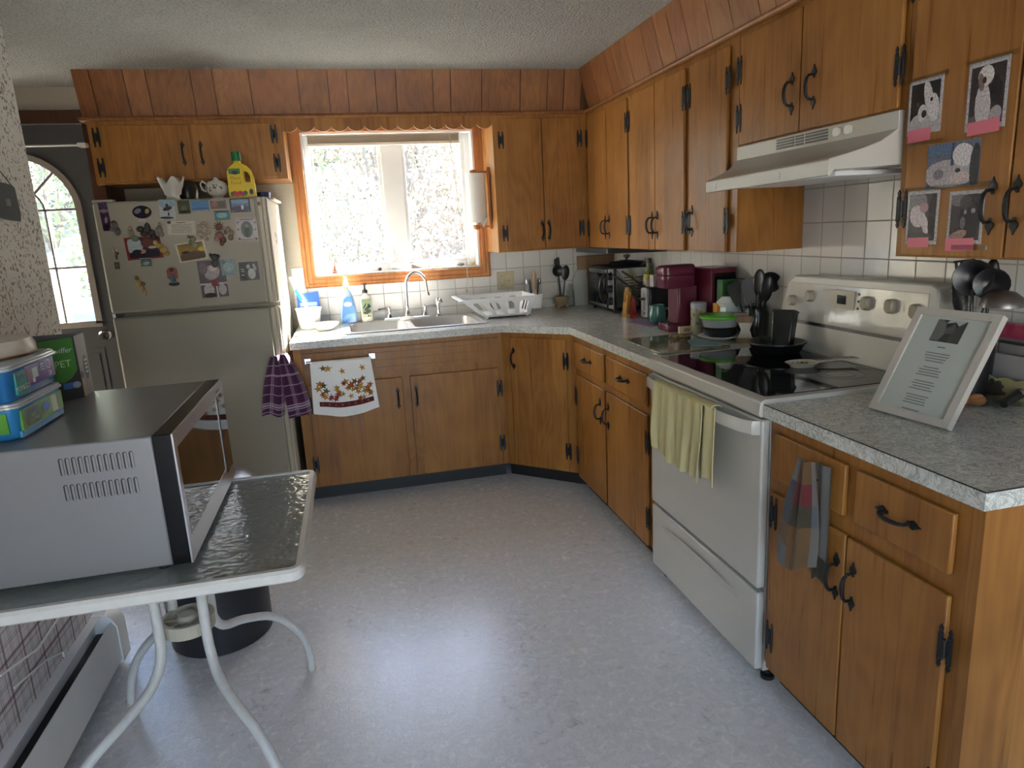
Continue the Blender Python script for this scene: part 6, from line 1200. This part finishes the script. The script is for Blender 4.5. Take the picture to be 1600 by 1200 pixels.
text_mb('Swiffer', T.at(-.055, .052), .018, .0024, col=lin((60, 60, 130)), mb=m, shear=.15); text_mb('WET', T.at(-.050, .040), .012, .0024, col=lin((170, 200, 176)), mb=m); text_mb('CLOTHS', T.at(-.050, .030), .012, .0024, col=lin((170, 200, 176)), mb=m)
Tn = Fr((-.79, 1.6115, ZM), (1, 0, 0), (0, 0, 1), (0, -1, 0)); m.box(-.05, .018, -.004, .055, .062, .0012, Tn, GN); text_mb('Swiffer', Tn.at(0, .045), .018, .0016, col=lin((190, 210, 180)), mb=m); ob('label', m, m_vcg, r)
ZM2 = ZM+.0832
r = wipes('blue tub of mopping cloths with a purple label, stacked on the green one', -.714, 1.600, 1.860, ZM2, .082, .155, plain('tub_deep_blue', lin((30, 100, 160)), .22))
T = lface(0, 0, -.714, 1.600, 1.860, ZM2); m = MB().box(-.095, .012, -.004, -.045, .060, .0012, T, lin((40, 140, 130))).box(-.045, .020, -.004, .105, .064, .0012, T, lin((86, 60, 140)))
m.box(-.014, .034, .0012, .012, .056, .0022, T, lin((176, 190, 196))).box(-.038, .026, .0012, -.016, .056, .002, T, lin((120, 100, 120))).prism(ell(-.012, .030, .006, .006), .0012, .0026, T, lin((200, 196, 210))).prism(rrect(.026, .036, .052, .064, .006), .0012, .002, T, lin((50, 40, 110)))
m.prism(ell(.072, .052, .013, .011, 18), .0012, .002, T, lin((190, 186, 200))).prism(ell(.072, .052, .010, .0085, 18), .002, .0024, T, lin((86, 60, 140)))
for k in range(3): m.box(.029, .056-.006*k, .002, .048, .058-.006*k, .0024, T, lin((170, 170, 200)))
text_mb('Swiffer', T.at(-.072, .048), .016, .002, col=lin((56, 50, 130)), mb=m, shear=.15); text_mb('MOP&GO', T.at(-.070, .024), .0165, .002, col=lin((206, 220, 226)), mb=m); text_mb('24', T.at(.076, .030), .016, .002, col=lin((200, 196, 220)), mb=m); ob('label', m, m_vcg, r)
r = thing('food_container', 'white round lidded container on top of the stacked tubs', 'container', (-.815, 1.76, ZM2+.083)); T = Fr((-.800, 1.775, ZM2+.0828))
ob('lid', MB().lathe([(.080, 0), (.088, .004), (.088, .020), (.084, .026), (.080, .036), (.060, .040), (.001, .040)], T, 40, WHITE, True, .8, 1.25), plain('cloudy_plastic', (.50, .47, .41), .25), r, sharp=40); ob('band', MB().lathe([(.0885, .002), (.0885, .005)], T, 40, WHITE, False, .8, 1.25), plain('orange_band', lin((150, 96, 60)), .4), r)
r = thing('duster_box', 'open green and black box of pet duster refills beside the stacked tubs', 'box', (-.80, 2.05, ZM)); Th_ = .168
K_, R_, L_ = V((-.738, 2.052, ZM)), V((-.742, 2.135, ZM)), V((-.835, 1.965, ZM)); B_, B2 = V((-.90, 2.135, ZM)), V((-.90, 2.02, ZM)); GY = lin((52, 52, 54)); TG_ = lin((120, 116, 118)); m = MB()
ring5 = [K_, R_, B_, B2, L_]
for i in range(5):
    a, b = ring5[i], ring5[(i+1) % 5]; d = (b-a).normalized(); nI = V((-d.y, d.x, 0))*.0015
    if nI.dot(V((-.82, 2.06, 0))-V((a.x, a.y, 0))) < 0: nI = -nI
    m.loft([[tuple(p) for p in (a, b, b+nI, a+nI)], [tuple(p+V((0, 0, Th_))) for p in (a, b, b+nI, a+nI)]], ID, GY if i == 4 else TG_)
m.add([tuple(p+V((0, 0, .001))) for p in ring5], [list(range(5))], GY); ob('carton', m, m_vc, r)
def face(a, b):
    u = (b-a).normalized(); n = V((u.y, -u.x, 0)); return Fr(a, u, (0, 0, 1), n), (b-a).length
Tf, wl = face(L_, K_); m = MB(); c0, c1 = wl-.088, wl-.002
m.prism([(c0, Th_-.002), (c1-.004, Th_-.002), (c1-.004, .078), (c1-.02, .058), ((c0+c1)/2, .047), (c0+.02, .058), (c0, .078)], 0, .0007, Tf, lin((58, 124, 44)))
m.box(c1-.045, .030, .0007, c1-.012, .046, .0012, Tf, lin((60, 110, 180))); m.prism(ell(c1-.012, .038, .010, .009), .0012, .0018, Tf, lin((150, 160, 190)))
text_mb('Swiffer', Tf.at((c0+c1)/2+.006, .134), .0195, .0016, col=lin((196, 200, 214)), mb=m, shear=.15); text_mb('PET', Tf.at((c0+c1)/2+.006, .098), .026, .0016, col=lin((176, 210, 160)), mb=m); ob('label', m, m_vc, r)
Ts, wr = face(K_, R_); m = MB().prism(ell(.055, .075, .018, .034, 20), .0, .0008, Ts, lin((44, 44, 48)))
for k in range(4): m.box(.044, .093-.011*k, .0008, .066, .097-.011*k, .0012, Ts, lin((180, 176, 180)))
m.prism([(.0, .002), (.028, .002), (.026, .03), (.020, .055), (.008, .068), (.0, .06)], 0, .0008, Ts, lin((150, 120, 96))); m.prism(ell(.012, .060, .010, .010, 10), .0008, .0012, Ts, lin((60, 44, 38))); ob('side_print', m, m_vc, r)
# ================================================================ left wall
r = thing('wall_plaque', 'dark slate plaque hanging by a string on the vine wallpaper', 'plaque', (XL+.006, 2.40, 1.52)); T = Fr((XL+.001, 0, 0), (0, 1, 0), (0, 0, 1), (1, 0, 0)); sl_ = plain('slate', lin((60, 64, 64)), .7, 0, .4, 90)
q = random.Random(1); pl = [(2.285, 1.545), (2.452, 1.536), (2.462, 1.560), (2.455, 1.635), (2.44, 1.642), (2.29, 1.650), (2.28, 1.60)]
ob('slate', MB().prism(pl, .002, .010, T), sl_, r); m = MB().tube([(2.300, 1.645, .006), (2.355, 1.705, .004), (2.445, 1.642, .006)], .0016, T, 5); ob('string', m, m_black, r)
ob('lettering', text_mb('II8', T.at(2.392, 1.588, .010), .030, .0006, col=lin((150, 144, 120))), m_vc, r)
r = thing('extension_cord', 'grey-white cord hanging down in front of the plaid wallpaper', 'cord', (XL+.02, 2.1, .2)); ob('cord', MB().tube([(XL+.012, 2.38, .70), (XL+.012, 2.36, .55), (XL+.014, 2.30, .44), (XL+.016, 2.15, .36), (XL+.016, 2.0, .35), (XL+.016, 1.8, .40)], .0035, ID, 8).tube([(XL+.014, 1.85, .33), (XL+.02, 2.02, .30), (XL+.02, 2.12, .262), (XL+.016, 2.13, .24)], .003, ID, 8), m_white, r)
# ================================================================ ceiling fan (one blade tip reaches into view)
hb = V((-.40, 1.62, 2.14)); r = thing('ceiling_fan', 'ceiling fan with one dark blade tip showing at the top left corner', 'ceiling fan', (hb.x, hb.y, ZC-.001))
ob('motor', MB().lathe([(.05, .179), (.05, .12), (.03, .115), (.03, .06), (.10, .05), (.11, .0), (.09, -.03), (.03, -.045), (.001, -.046)], Fr(hb), 28), m_iron, r)
for k in range(4):
    a = math.atan2(.66, -.40)+k*PI/2; u = V((math.cos(a), math.sin(a), 0)); v_ = V((-u.y, u.x, .12)); T = Fr(hb, u, v_, u.cross(v_))
    ob('blade', MB().prism([(.17, -.055), (.66, -.068), (.715, -.05), (.73, 0), (.715, .05), (.66, .068), (.17, .055)], -.004, .004, T), m_darkwood, r, .002); ob('blade_arm', MB().box(.08, -.015, -.008, .22, .015, -.002, T), m_iron, r)
